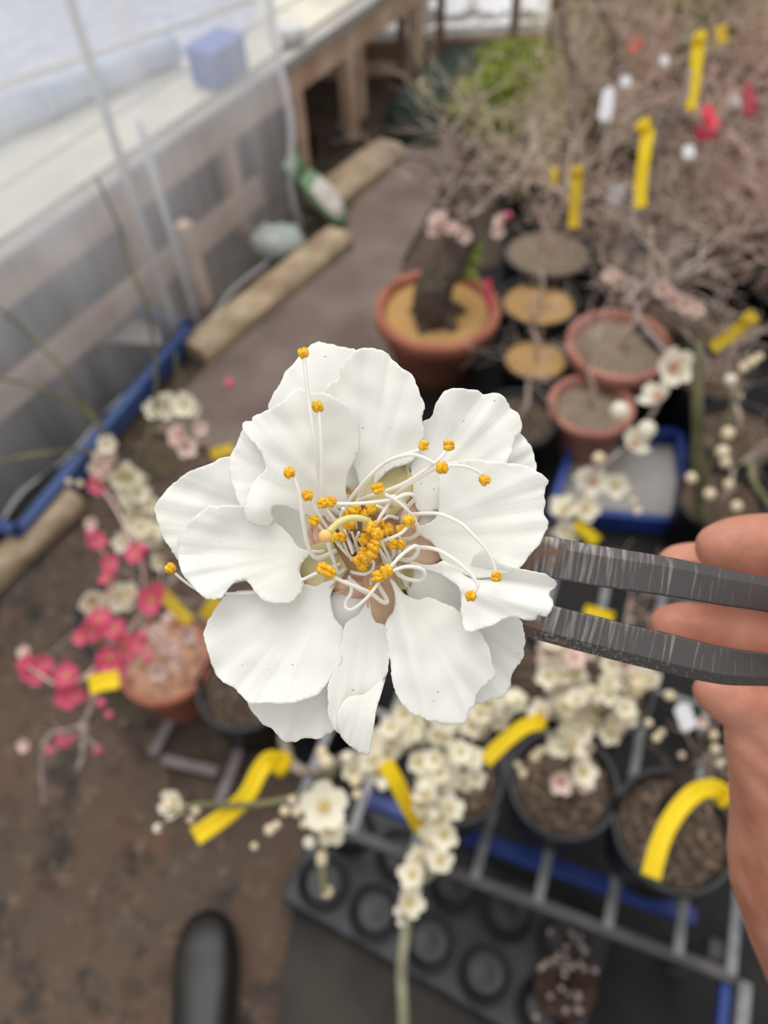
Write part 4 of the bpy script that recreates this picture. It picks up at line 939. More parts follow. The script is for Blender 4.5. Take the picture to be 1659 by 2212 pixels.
# ---- shoe
def shoe():
    toe = G(452, 1962, .02); heel = G(440, 2420, .02); ax = (heel - toe); ax.z = 0; L = .29; ax.normalize(); sd = Vector((ax.y, -ax.x, 0))
    toe.z = 0.004
    t = thing('shoe', 'black rubber shoe toe of the photographer on the brown earth', 'shoe', toe)
    def loft(wfun, zfun, z0fun, name, mt):
        k, n = 22, 20; vs = []
        for i in range(k + 1):
            f = i / k; wd = wfun(f); zt = zfun(f); zb = z0fun(f)
            for j in range(n):
                th = 2 * math.pi * j / n; cx = math.copysign(abs(math.cos(th)) ** .75, math.cos(th)) * wd; cz = math.sin(th); z = (zt + zb) / 2 + math.copysign(abs(cz) ** .7, cz) * (zt - zb) / 2
                vs.append(toe + ax * (L * f) + sd * cx + ZV * z)
        fs = [(i * n + j, i * n + (j + 1) % n, (i + 1) * n + (j + 1) % n, (i + 1) * n + j) for i in range(k) for j in range(n)] + [tuple(range(n)), tuple(k * n + j for j in range(n))]
        MB().add(vs, fs).build(name, mt, t)
    wf = lambda f: .050 * (1 - (1 - min(1, f / .30)) ** 2.2) ** .5 * (1 - .20 * max(0, (f - .35)) / .65) + .001
    loft(wf, lambda f: .03 + .032 * min(1, f / .2) ** .5 + .035 * max(0, f - .35), lambda f: .012, 'upper', m_shoe)
    loft(lambda f: wf(f) * 1.05, lambda f: .02, lambda f: .004, 'sole', mat('sole_black', (26, 25, 25)))
    MB().tube([toe + ax * (.15 - abs(u) * .4) + sd * u + ZV * (.0655 - u * u * 6) for u in (-.04, -.03, -.015, 0, .015, .03, .04)], .0025, 6).build('toe_seam', m_shoe, t)
shoe()

# ================================================================== tweezers
tw = thing('tweezers', 'dark forged iron tweezers with rust holding the white flower', 'tweezers', D(1300, 1290, .118))
def prong(pts, low=False):
    """pts: (px,py,depth,half height px, half thickness mm)"""
    q = catmull([Vector((p[0], p[1], p[2] * 4000)) for p in pts], 10); k = len(q); vs = []; uvs = []
    xs = [p[0] for p in pts]
    def interp(x, c):
        for a, b in zip(pts, pts[1:]):
            if a[0] <= x <= b[0]: f = (x - a[0]) / (b[0] - a[0]); return a[c] + (b[c] - a[c]) * f
        return pts[-1][c] if x > pts[-1][0] else pts[0][c]
    P = [D(v.x, v.y, v.z / 4000) for v in q]
    sec = [(-.62, 1), (.62, 1), (1, .55), (1, -.62), (.72, -1), (-.72, -1), (-1, -.62), (-1, .55)]   # (vertical, toward viewer)
    for i, p in enumerate(P):
        tg = (P[min(i + 1, k - 1)] - P[max(i - 1, 0)]).normalized(); v = (CAM - p).normalized(); s = v.cross(tg).normalized()
        if s.dot(UP) < 0: s = -s
        nn = tg.cross(s).normalized()
        if nn.dot(v) < 0: nn = -nn
        hh = interp(q[i].x, 3) * (q[i].z / 4000) / F_PX; th = interp(q[i].x, 4) * .001
        sc = [(-.9, 1), (.50, 1), (1, .35), (1, -.7), (.8, -1), (-.8, -1), (-1, -.7), (-1, .85)]
        if low: sc = [(-.45, 1), (.9, 1), (1, .85), (1, -.7), (.8, -1), (-.8, -1), (-1, -.7), (-1, .05)]
        for (a, b) in sc: vs.append(p + s * (hh * a) + nn * (th * b))
    n = 8
    fs = [(i * n + j, i * n + (j + 1) % n, (i + 1) * n + (j + 1) % n, (i + 1) * n + j) for i in range(k - 1) for j in range(n)] + [tuple(range(n)), tuple((k - 1) * n + j for j in range(n))]
    o = MB().add(vs, fs).build('prong', m_iron, tw, True)
    uvl = o.data.uv_layers.new(name='UVMap')
    for lp in o.data.loops:
        i, j = divmod(lp.vertex_index, n); uvl.data[lp.index].uv = ((q[i].x - 700) / 1200, j / n)
    bv = o.modifiers.new('bevel', 'BEVEL'); bv.width = .0004; bv.segments = 2; bv.limit_method = 'ANGLE'; bv.angle_limit = .5
    wn = o.modifiers.new('wn', 'WEIGHTED_NORMAL')
prong([(800, 1168, .126, 24, 1.0), (960, 1178, .1235, 36, 1.2), (1130, 1195, .121, 44, 1.3), (1290, 1222, .120, 44, 1.4), (1445, 1246, .1195, 42, 1.5), (1560, 1268, .120, 39, 1.5), (1680, 1290, .121, 36, 1.5), (1900, 1345, .124, 34, 1.5), (2250, 1455, .130, 34, 1.5)])
prong([(800, 1200, .126, 22, 1.0), (960, 1262, .1225, 34, 1.4), (1130, 1330, .120, 40, 1.7), (1290, 1374, .119, 41, 1.9), (1445, 1412, .118, 42, 1.9), (1560, 1438, .118, 40, 1.9), (1680, 1450, .119, 33, 1.9), (1900, 1480, .123, 32, 1.9), (2250, 1500, .130, 32, 1.9)], True)
MB().tube([D(2230, 1455, .130), D(2300, 1478, .131), D(2230, 1500, .130)], .002, 10).build('spring_end', m_iron, tw)

# ================================================================== hand
def hand():
    mb = MB()
    def limb(pts, n=14):
        P = [D(x, y, d) for x, y, d, r in pts]; R = [r * d / F_PX for x, y, d, r in pts]
        for i in range(len(P) - 1):
            for s in range(9):
                f = s / 8; mb.ball(P[i].lerp(P[i + 1], f), R[i] + (R[i + 1] - R[i]) * f, None, None, 14, 10)
    # index, middle, ring, little finger reach in from the right edge; palm heel and wrist run down
    limb([(1556, 1182, .1600, 56), (1590, 1180, .1602, 67), (1640, 1178, .1605, 72), (1720, 1180, .161, 76), (1850, 1215, .163, 84), (2000, 1330, .17, 94), (2060, 1420, .176, 104)])
    limb([(1466, 1224, .182, 50), (1500, 1226, .182, 58), (1570, 1232, .182, 64), (1700, 1248, .181, 70), (1850, 1300, .182, 76), (1990, 1400, .184, 92), (2050, 1480, .184, 100)])
    limb([(1446, 1350, .172, 46), (1480, 1353, .172, 55), (1550, 1362, .173, 62), (1680, 1380, .174, 70), (1820, 1420, .178, 76), (1960, 1500, .182, 90), (2030, 1560, .184, 100)])
    limb([(1532, 1492, .158, 40), (1575, 1515, .158, 54), (1660, 1545, .160, 66), (1780, 1570, .164, 74), (1930, 1610, .172, 88), (2010, 1660, .178, 100)])
    # palm
    limb([(2060, 1440, .180, 110), (1990, 1560, .178, 130), (1900, 1680, .172, 150), (1790, 1780, .166, 168)])
    limb([(2030, 1600, .182, 110), (1930, 1700, .176, 150), (1800, 1850, .168, 190)])
    limb([(1640, 1590, .160, 74), (1690, 1660, .162, 112), (1745, 1760, .165, 158), (1790, 1880, .168, 206), (1840, 2000, .172, 214), (1900, 2120, .178, 222), (2010, 2330, .19, 240), (2150, 2600, .21, 270)])
    # thumb closes on the prongs outside the frame
    limb([(2000, 1700, .160, 120), (1960, 1560, .140, 100), (1900, 1460, .122, 90), (1850, 1400, .111, 80), (1815, 1370, .109, 66)])
    o = mb.build('person', m_skin)
    rm = o.modifiers.new('remesh', 'REMESH'); rm.mode = 'VOXEL'; rm.voxel_size = .0011
    s = o.modifiers.new('smooth', 'SMOOTH'); s.iterations = 14; s.factor = .5
    dg = bpy.context.evaluated_depsgraph_get(); me = bpy.data.meshes.new_from_object(o.evaluated_get(dg))
    o.modifiers.clear(); o.data = me; me.polygons.foreach_set('use_smooth', [True] * len(me.polygons))
    if not me.materials: me.materials.append(m_skin)
    cre = [([(1545, 1560, .155), (1600, 1590, .152), (1680, 1650, .150), (1760, 1680, .15)], .0030, .0012), ([(1530, 1600, .15), (1600, 1650, .15), (1680, 1730, .15)], .0024, .0007), ([(1655, 1120, .15), (1648, 1180, .148), (1655, 1240, .15)], .0016, .0005), ([(1590, 1880, .15), (1680, 1900, .148), (1780, 1890, .148)], .003, .0007)]
    fine = [([ray(x, y).normalized() for x, y, d in catmull([Vector((x, y, d * 1000)) for x, y, d in pts], 6)], w_, dp) for pts, w_, dp in cre]
    for v in me.vertices:
        dv = v.co - CAM; L_ = dv.length; dn = dv / L_
        if dn.dot(FW) < .3 or v.normal.dot(dn) > 0: continue
        for rs_, w_, dp in fine:
            dm = min((dn - r_).length_squared for r_ in rs_) ** .5 * L_
            if dm < w_ * 2: v.co += dn * (dp * math.exp(-(dm / w_ * 1.6) ** 2))
    me.update()
    tag(o, 'bare hand reaching in from the right edge, fingers curled around the tweezers', 'person')
    # thumb nail (outside the frame)
    c = D(1830, 1378, .1045); MB().ball(c, .0048, .0062, .0008, 12, 6, RT, UP, -FW).build('thumbnail', m_nail, o)
hand()

# ================================================================== the white flower
FCX, FCY = 775, 1168
fl = thing('plum_flower', 'large white double plum blossom with yellow stamens held up close', 'flower', FP(FCX, FCY, -6))
def poly_contains(poly, x, y):
    c = False; n = len(poly); j = n - 1
    for i in range(n):
        xi, yi = poly[i]; xj, yj = poly[j]
        if (yi > y) != (yj > y) and x < (xj - xi) * (y - yi) / (yj - yi) + xi: c = not c
        j = i
    return c
PID = [0]
def petal_sheet(outline, base, H, cup=1.0, rip=.9, fold=None, jag=1.35, step=5.5, axis=None):
    """H=(base,mid,tip) heights in mm; returns verts, faces, uvs"""
    PID[0] += 1; sd = PID[0] * 13.7
    bd = catmull([Vector((x, y)) .to_3d() for x, y in outline], step, True); n = len(bd)
    cen = sum(bd, Vector()) / n; B = Vector((base[0], base[1], 0))
    out = []
    for i, p in enumerate(bd):
        tg = (bd[(i + 1) % n] - bd[i - 1]); nn = Vector((tg.y, -tg.x, 0))
        nn = nn.normalized() if nn.length else nn
        far = min(1, (p - B).length / 120)
        p2 = p + nn * (jag * far * (noise.noise((p.x * .06, p.y * .06, sd)) * 2.0 + 1.3 * noise.noise((p.x * .15, p.y * .15, sd + 4)) + .7 * noise.noise((p.x * .33, p.y * .33, sd + 8)))); out.append((p2.x, p2.y))
    if sum(out[i - 1][0] * out[i][1] - out[i][0] * out[i - 1][1] for i in range(n)) < 0: out.reverse()
    xs = [p[0] for p in out]; ys = [p[1] for p in out]; inner = []
    g = step * 1.15; y = min(ys); row = 0
    while y < max(ys):
        x = min(xs) + (g / 2 if row % 2 else 0)
        while x < max(xs):
            if poly_contains(out, x, y) and min((px - x) ** 2 + (py - y) ** 2 for px, py in out) > (step * .55) ** 2: inner.append((x, y))
            x += g
        y += g * .87; row += 1
    V2 = [Vector(p) for p in out + inner]
    res = delaunay_2d_cdt(V2, [], [list(range(n))], 1, 1e-5)
    pv, pf = res[0], res[2]
    ax = Vector(axis).to_3d() if axis else (cen - B); al = ax.length; ax.normalize(); pr = Vector((-ax.y, ax.x, 0))
    smax = max((Vector((p[0], p[1], 0)) - B).dot(ax) for p in out); tmax = max(abs((Vector((p[0], p[1], 0)) - B).dot(pr)) for p in out)
    vs = []; uvs = []
    h0, h1, h2 = H
    for p in pv:
        d = Vector((p.x, p.y, 0)) - B; s = max(0, d.dot(ax) / smax); t = d.dot(pr) / max(tmax, 1)
        a = 2 * h2 - 4 * h1 + 2 * h0; b = 4 * h1 - h2 - 3 * h0; s_ = min(1.1, s); h = h0 + b * s_ + a * s_ * s_
        h += cup * (t * t) * min(1, s * 1.6)
        ang = math.atan2(t, s + .05)
        h += rip * s * s * (noise.noise((ang * 3.2, s * 1.2, sd)) * 1.3 + .18 * noise.noise((ang * 9, s * 2, sd + 9)))
        h += rip * .35 * noise.noise((p.x * .018, p.y * .018, sd + 20))
        if fold: h += fold(p.x, p.y)
        vs.append(FP(p.x, p.y, h)); uvs.append((ang / 3.14 + .5, math.hypot(s, t)))
    return vs, [tuple(f) for f in pf], uvs
def petal(sheets, label=None):
    me = bpy.data.meshes.new('petal'); V = []; Fc = []; UVs = []
    for vs, fs, uv in sheets:
        o = len(V); V += [tuple(v) for v in vs]; Fc += [tuple(i + o for i in f) for f in fs]; UVs += uv
    me.from_pydata(V, [], Fc); me.materials.append(PETAL); me.polygons.foreach_set('use_smooth', [True] * len(me.polygons))
    u = me.uv_layers.new(name='UVMap')
    for lp in me.loops: u.data[lp.index].uv = UVs[lp.vertex_index]
    me.update(); ob = bpy.data.objects.new('petal', me); COL.objects.link(ob); adopt(ob, fl)
    bm = bmesh.new(); bm.from_mesh(me); bmesh.ops.recalc_face_normals(bm, faces=bm.faces); bm.to_mesh(me); bm.free()
    sm = ob.modifiers.new('thickness', 'SOLIDIFY'); sm.thickness = .00016; sm.offset = 0
    if label: ob['label'] = label
    return ob

# back row
petal([petal_sheet([(579, 884), (588, 855), (606, 827), (614, 806), (631, 787), (646, 771), (669, 749), (689, 739), (708, 742), (728, 748), (769, 757), (812, 800), (820, 880), (800, 970), (780, 1060), (750, 1075), (690, 1010), (610, 930)], (768, 1090), (-3.6, -5.0, -6.5), .6)])
petal([petal_sheet([(495, 986), (464, 997), (431, 1010), (398, 1025), (375, 1044), (359, 1058), (335, 1094), (338, 1117), (342, 1133), (350, 1158), (372, 1192), (389, 1215), (398, 1240), (420, 1262), (500, 1262), (600, 1240), (668, 1205), (700, 1165), (690, 1120), (640, 1070), (560, 1010)], (702, 1150), (-3.2, -4.2, -5.5), .7)])
petal([petal_sheet([(1116, 934), (1133, 946), (1148, 966), (1155, 989), (1158, 1016), (1140, 1060), (1060, 1110), (960, 1140), (890, 1135), (880, 1110), (900, 1075), (980, 1000), (1060, 950)], (868, 1135), (-3.4, -4.6, -6), .6)])
petal([petal_sheet([(858, 1212), (900, 1210), (960, 1222), (1015, 1258), (1065, 1300), (1122, 1336), (1130, 1357), (1136, 1386), (1130, 1400), (1132, 1415), (1119, 1438), (1104, 1461), (1103, 1481), (1084, 1506), (1064, 1510), (1020, 1518), (960, 1450), (915, 1350), (880, 1285)], (850, 1222), (-3.4, -3.6, -4.6), .5)])
petal([petal_sheet([(534, 1514), (551, 1542), (569, 1564), (589, 1577), (612, 1601), (641, 1601), (650, 1595), (690, 1595), (705, 1585), (720, 1577), (755, 1520), (790, 1420), (812, 1340), (795, 1290), (735, 1262), (715, 1290), (640, 1400), (560, 1470)], (752, 1255), (-3.6, -4.4, -5.2), .5)])
# extra back petal behind the top pair
petal([petal_sheet([(762, 1040), (745, 970), (800, 900), (880, 920), (940, 980), (915, 1005), (845, 1030), (810, 1055), (785, 1075)], (790, 1080), (-3.8, -4.4, -5), .4, .4)])
# front row
petal([petal_sheet([(703, 845), (708, 831), (730, 817), (736, 792), (753, 773), (768, 758), (783, 752), (809, 752), (833, 760), (847, 776), (867, 794), (893, 813), (901, 834), (914, 865), (918, 878), (911, 899), (913, 915), (916, 940), (905, 975), (885, 1000), (856, 1009), (835, 1021), (812, 1047), (792, 1076), (783, 1074), (769, 1020), (745, 960), (715, 900)], (790, 1080), (-2.6, -.8, .8), 1.8, 1.1)])
petal([petal_sheet([(911, 914), (928, 905), (940, 882), (947, 859), (960, 844), (980, 839), (1006, 840), (1032, 842), (1044, 850), (1064, 850), (1090, 856), (1102, 879), (1119, 894), (1126, 911), (1125, 934), (1113, 940), (1110, 957), (1105, 980), (1094, 1000), (1050, 1050), (1000, 1085), (950, 1100), (905, 1105), (893, 1075), (882, 1058), (885, 1038), (888, 1012), (893, 992), (908, 960), (912, 940)], (876, 1100), (-2.8, -1.8, -1.0), 1.2, 1.1)])
petal([petal_sheet([(900, 1138), (925, 1131), (943, 1116), (948, 1099), (947, 1067), (946, 1035), (955, 1005), (975, 998), (1000, 994), (1029, 991), (1058, 995), (1093, 999), (1116, 1001), (1139, 1006), (1157, 1015), (1174, 1027), (1183, 1038), (1177, 1058), (1177, 1093), (1174, 1113), (1183, 1128), (1181, 1142), (1175, 1154), (1168, 1174), (1154, 1189), (1142, 1202), (1122, 1226), (1087, 1240), (1040, 1250), (990, 1235), (960, 1216), (950, 1198), (938, 1178), (922, 1164), (900, 1152)], (884, 1146), (-2.2, 1.0, 1.2), 1.0, 1.0)])
petal([petal_sheet([(876, 1216), (890, 1212), (919, 1220), (945, 1217), (960, 1211), (985, 1225), (1010, 1228), (1023, 1206), (1043, 1185), (1067, 1203), (1087, 1218), (1122, 1228), (1162, 1237), (1182, 1244), (1197, 1253), (1203, 1261), (1197, 1271), (1188, 1276), (1187, 1287), (1194, 1302), (1191, 1319), (1179, 1331), (1162, 1328), (1159, 1339), (1142, 1341), (1124, 1336), (1098, 1335), (1064, 1351), (1029, 1362), (1006, 1364), (996, 1328), (997, 1299), (991, 1270), (980, 1258), (957, 1244), (922, 1231)], (860, 1212), (-2.0, 2.8, 3.4), .9, 1.4,
      fold=lambda x, y: -2.6 * math.exp(-((y - (1238 + (x - 1040) * .16)) / 20.0) ** 2) * max(0, min(1, (x - 960) / 60)))])
petal([petal_sheet([(842, 1250), (850, 1276), (854, 1299), (848, 1322), (833, 1348), (835, 1380), (841, 1420), (845, 1449), (850, 1478), (861, 1507), (882, 1536), (908, 1549), (939, 1559), (974, 1565), (1003, 1562), (1012, 1542), (1026, 1519), (1029, 1501), (1046, 1484), (1055, 1475), (1070, 1458), (1062, 1426), (1058, 1400), (1046, 1380), (1035, 1362), (1012, 1340), (994, 1322), (980, 1313), (957, 1302), (925, 1290), (905, 1296), (881, 1287), (867, 1276), (852, 1256)], (838, 1238), (-2.4, .2, -.6), 1.0, 1.1,
      fold=lambda x, y: 1.1 * math.exp(-((x - (860 + (y - 1300) * .28)) / 22.0) ** 2))])
petal([petal_sheet([(797, 1292), (786, 1309), (771, 1330), (751, 1342), (742, 1360), (735, 1400), (730, 1429), (720, 1452), (710, 1475), (708, 1495), (708, 1527), (713, 1556), (730, 1585), (760, 1590), (790, 1560), (815, 1500), (834, 1455), (840, 1420), (838, 1386), (829, 1350), (815, 1346), (806, 1334)], (800, 1275), (-2.6, -1.6, -1.4), 1.0, .8,
                    fold=lambda x, y: 1.4 * max(0, (x - 812) / 28) ** 1.5),
       petal_sheet([(751, 1507), (768, 1502), (785, 1500), (803, 1486), (820, 1470), (834, 1452), (838, 1440), (832, 1470), (822, 1504), (813, 1535), (804, 1594), (797, 1629), (783, 1628), (760, 1614), (748, 1604), (737, 1590), (730, 1570), (729, 1545), (737, 1525)], (810, 1450), (-.9, .9, -.2), .9, .5, jag=.8)])
petal([petal_sheet([(727, 1252), (700, 1258), (679, 1267), (655, 1261), (600, 1266), (550, 1272), (500, 1280), (484, 1290), (470, 1305), (456, 1331), (444, 1354), (441, 1371), (447, 1400), (452, 1417), (462, 1449), (482, 1472), (508, 1487), (534, 1516), (566, 1519), (627, 1520), (661, 1510), (687, 1501), (708, 1475), (725, 1452), (737, 1429), (740, 1400), (744, 1368), (737, 1351), (722, 1331), (716, 1305), (716, 1281)], (728, 1244), (-2.4, -1.3, .8), 1.0, 1.0)])
petal([petal_sheet([(384, 1175), (388, 1153), (403, 1133), (417, 1119), (434, 1105), (453, 1094), (475, 1092), (514, 1092), (550, 1102), (585, 1122), (614, 1144), (633, 1166), (647, 1183), (672, 1192), (664, 1203), (653, 1215), (647, 1229), (653, 1253), (657, 1264), (647, 1284), (632, 1302), (618, 1303), (580, 1302), (560, 1287), (546, 1270), (531, 1255), (508, 1257), (494, 1270), (476, 1292), (447, 1293), (421, 1271), (392, 1238), (384, 1198)], (684, 1190), (-1.6, 2.2, 2.8), .9, 1.2,
      fold=lambda x, y: -1.3 * math.exp(-((x - 520) ** 2 + (y - 1185) ** 2) / 5200.0))])
petal([petal_sheet([(647, 836), (661, 842), (675, 849), (697, 848), (719, 856), (744, 871), (764, 889), (773, 911), (778, 936), (775, 970), (764, 997), (753, 1020), (747, 1053), (750, 1078), (752, 1092), (715, 1105), (690, 1120), (667, 1119), (633, 1101), (606, 1092), (590, 1094), (586, 1108), (590, 1119), (589, 1130), (570, 1137), (547, 1133), (531, 1119), (527, 1100), (536, 1067), (550, 1039), (570, 1019), (574, 1006), (561, 975), (542, 950), (526, 934), (524, 914), (531, 910), (546, 911), (547, 903), (556, 897), (581, 884), (597, 875), (617, 861), (631, 845)], (742, 1104), (-2.0, 2.4, 3.4), 1.0, 1.3,
      fold=lambda x, y: 1.4 * math.exp(-((x - 560) ** 2 + (y - 1110) ** 2) / 2400.0)),
       petal_sheet([(524, 930), (509, 964), (496, 992), (497, 1033), (506, 1058), (517, 1092), (530, 1108), (552, 1090), (580, 1045), (596, 1010), (580, 965), (548, 935)], (600, 1040), (1.2, .9, .6), .8, .5, jag=.8)])

# calyx lobes and cup
def sepal(cx, cy, ang, L, wd, mt, h):
    a = math.radians(ang); A = (math.cos(a), math.sin(a)); Bv = (-A[1], A[0]); vs = []; k, n = 8, 7
    for i in range(k + 1):
        s = i / k; wv = wd * (.55 + .45 * math.sin(math.pi * min(1, s * .75 + .1))) * (1 - max(0, s - .55) / .45 * .0) * math.sqrt(max(0.02, 1 - max(0, (s - .5) / .5) ** 2))
        for j in range(n):
            t = j / (n - 1) * 2 - 1; x = cx + A[0] * L * s + Bv[0] * wv * t; y = cy + A[1] * L * s + Bv[1] * wv * t
            vs.append(FP(x, y, h + .9 * t * t - .4 * s + .2 * noise.noise((x * .05, y * .05, ang))))
    fs = [(i * n + j, (i + 1) * n + j, (i + 1) * n + j + 1, i * n + j + 1) for i in range(k) for j in range(n - 1)]
    o = MB().add(vs, fs).build('sepal', mt, fl); sm = o.modifiers.new('thickness', 'SOLIDIFY'); sm.thickness = .0003; sm.offset = 0
sepal(735, 1200, 150, 100, 50, m_sepalg, -2.9)
sepal(812, 1105, -60, 120, 48, m_sepalg, -2.7)
sepal(845, 1168, 8, 125, 46, m_sepalb, -2.9)
sepal(810, 1235, 72, 135, 40, m_sepalb, -2.9)
sepal(748, 1118, -105, 70, 42, m_sepalg, -3.2)
sepal(745, 1225, 118, 62, 30, m_sepalb, -3.3)
sepal(720, 1150, 195, 50, 36, m_sepalb, -3.3)
sepal(838, 1215, 50, 70, 32, m_sepalg, -3.3)
sepal(835, 1120, -25, 80, 40, m_sepalb, -3.3)
mb = MB(); vs = []; n = 36; prof = [(132, -4.2), (112, -3.2), (98, -2.7), (88, -2.9), (78, -4.0), (64, -5.2), (44, -6.0), (20, -6.4), (3, -6.5)]
for r, h in prof:
    for j in range(n):
        th = 2 * math.pi * j / n; vs.append(FP(FCX + 3 + r * math.cos(th), FCY + 2 + r * math.sin(th), h + .25 * noise.noise((th * 2, r * .05, 3))))
mb.add(vs, [(i * n + j, i * n + (j + 1) % n, (i + 1) * n + (j + 1) % n, (i + 1) * n + j) for i in range(len(prof) - 1) for j in range(n)])
mb.mi = [0 if q // n < 5 else 1 for q in range(len(mb.f))]
ob = mb.build('receptacle', [m_cup, m_cupin], fl); sm = ob.modifiers.new('thickness', 'SOLIDIFY'); sm.thickness = .0005; sm.offset = 1
MB().tube([FP(FCX, FCY, -6.3), FP(FCX + 4, FCY + 4, -10), FP(FCX + 20, FCY + 6, -14), FP(FCX + 60, FCY + 10, -19)], [.0026, .0019, .0016, .0016], 10).build('flower_stalk', mat('stalk', (120, 92, 60), (146, 116, 80), 300, .7), fl)

# stamens: filament part with an anther sub-part
AV = (CAM - FP(FCX, FCY, 0)).normalized()
def anther_mesh(c, rot, L, v=None):
    mb = MB(); a = math.radians(rot); u = RT * math.cos(a) - UP * math.sin(a); s = RT * -math.sin(a) - UP * math.cos(a); k = FLOWER_D / F_PX
    for sg in (-1, 1):
        o = len(mb.v); cc = c + s * (sg * 4.2 * k * L)
        mb.ball(cc, 11.4 * k * L, 6.9 * k * L, 7.5 * k * L, 16, 12, u, s, AV)
        mb.v[o:] = [tuple(Vector(p) + (Vector(p) - cc).normalized() * (k * 3.0 * noise.noise(Vector(p) * 4200) + k * 1.9 * noise.noise(Vector(p) * 9500))) for p in mb.v[o:]]
    return mb
def stamen(pts, anther, rot=0, L=1.0, r=3.4, hs=None):
    """pts: (px,py,h) from root to tip; anther (px,py,h)"""
    q = catmull([Vector((x, y, h * 15)) for x, y, h in pts], 5); P = [FP(v.x, v.y, v.z / 15) for v in q]; k = FLOWER_D / F_PX
    o = MB().tube(P, [1.12 * r * k * (1.05 - .28 * i / len(P)) for i in range(len(P))], 8).build('filament', m_filament, fl)
    if anther:
        am = anther_mesh(FP(*anther), rot, L); am.build('anther', m_anther, o)
S = stamen
S([(735, 1110, -2.5), (705, 1085, 1), (692, 1040, 4), (680, 960, 7.5), (665, 850, 8.5), (657, 775, 8.5)], (655, 762, 8.6), 70, .95, 4.6)
S([(740, 1125, -2.5), (712, 1120, 0), (698, 1080, 3.5), (694, 1000, 6), (692, 940, 6.6), (689, 892, 6.6)], (686, 878, 6.8), 70, 1.0, 5)
S([(725, 1190, -2.5), (707, 1199, -1), (687, 1205, 1), (672, 1195, 2.6), (661, 1163, 4.4), (653, 1115, 6.2), (646, 1064, 7.4), (636, 1034, 7.8)], (625, 1021, 8), 70, 1.0, 4.6)
S([(735, 1170, -2.5), (715, 1150, 1), (696, 1124, 4), (684, 1104, 5), (672, 1082, 5.8)], (664, 1070, 6), 80, 1.0, 3.6)
S([(765, 1190, -3), (752, 1165, 1), (735, 1142, 4), (720, 1118, 6), (704, 1098, 7)], (697, 1087, 7.2), -20, .95, 3.6)
S([(868, 1120, -2.5), (880, 1096, 1), (895, 1078, 3.4), (890, 1068, 4.8), (872, 1069, 5.6), (846, 1079, 6.2), (783, 1087, 7), (726, 1088, 7.2)], (715, 1084, 7.2), 40, .95, 4)
S([(738, 1180, -2), (715, 1160, 2), (701, 1149, 3.6), (687, 1133, 4.8)], (678, 1125, 5), 30, 1.0, 3.4)
S([(775, 1200, -3), (770, 1178, 1), (760, 1150, 4.4)], (753, 1131, 5.6), 80, 1.1, 3.2)
S([(770, 1140, -3), (768, 1120, 2)], (766, 1100, 3.6), 30, 1.1, 3.0)
S([(785, 1145, -3), (787, 1125, 2)], (787, 1111, 3.2), 60, .9, 3.0)
S([(800, 1150, -3), (799, 1120, 2)], (802, 1098, 3.6), -10, 1.05, 3.0)
S([(755, 1150, -3), (752, 1125, 2)], (753, 1111, 3.0), 60, .9, 3.0)
S([(868, 1165, -2.5), (889, 1162, 0), (904, 1149, 2), (901, 1134, 3.4), (887, 1110, 5), (860, 1084, 6.2), (831, 1067, 6.6)], (817, 1055, 6.8), -20, 1.05, 4)
S([(770, 1095, -2.5), (780, 1060, 1.4), (793, 1038, 3.4), (812, 1014, 5), (846, 992, 6.4), (884, 982, 7), (911, 987, 7.2), (940, 1002, 7)], (955, 1011, 7.2), 80, 1.1, 4.2)
S([(745, 1112, -2.5), (757, 1079, 1), (789, 1038, 4), (807, 1021, 5), (835, 998, 6), (870, 983, 6.4), (905, 972, 6.4)], (915, 962, 6.4), 10, .9, 4)
S([(760, 1100, -2.5), (780, 1079, 1), (841, 1058, 4), (879, 1041, 5.4), (914, 1018, 6.4), (948, 992, 6.4), (963, 975, 6)], (970, 962, 6), 0, 1.0, 4.4)
S([(840, 1090, -2.5), (870, 1056, 2), (914, 1027, 4.6), (942, 1012, 5.6), (971, 1006, 6), (997, 1006, 6), (1023, 1014, 5.6), (1042, 1026, 5.2)], (1047, 1037, 5.2), 60, 1.0, 3.8)
S([(866, 1128, -2.5), (880, 1114, .5), (899, 1110, 3), (942, 1109, 5), (971, 1118, 5.8), (1000, 1134, 6.2), (1023, 1157, 6.4), (1047, 1183, 6.2), (1064, 1212, 6), (1071, 1236, 5.8)], (1072, 1246, 5.8), 0, .95, 3.8)
S([(868, 1185, -2.5), (885, 1182, 0), (905, 1182, 2), (939, 1186, 4), (968, 1200, 5.4), (997, 1221, 6.2), (1020, 1244, 6.4), (1032, 1264, 6.4), (1024, 1280, 6.2)], (1017, 1287, 6.2), 90, .95, 4.2)
S([(800, 1185, -3), (812, 1176, 2), (824, 1170, 4), (848, 1161, 5.6), (868, 1151, 6.2), (882, 1136, 6.4)], (883, 1124, 6.6), 60, 1.05, 4)
S([(845, 1210, -2.5), (850, 1195, 1), (848, 1186, 2.6)], (848, 1175, 3.8), 20, 1.0, 3.4)
S([(860, 1205, -2.5), (864, 1190, 1)], (866, 1176, 3.4), 40, .9, 3.4)
S([(858, 1180, -2.5), (864, 1160, 1)], (866, 1144, 3.4), 70, .95, 3.2)
S([(830, 1180, -3), (838, 1160, 2)], (837, 1143, 4.2), 70, 1.1, 3.2)
S([(820, 1165, -3), (822, 1150, 2)], (819, 1133, 4.4), 60, 1.0, 3.2)
S([(835, 1225, -2.8), (822, 1190, 2), (808, 1160, 5)], (800, 1139, 6.4), 10, 1.15, 3.6)
S([(850, 1235, -2.8), (838, 1200, 2), (824, 1172, 5)], (815, 1154, 6.4), 60, 1.1, 3.8)
S([(790, 1200, -3), (789, 1182, 2)], (788, 1164, 5), 20, 1.1, 3.2)
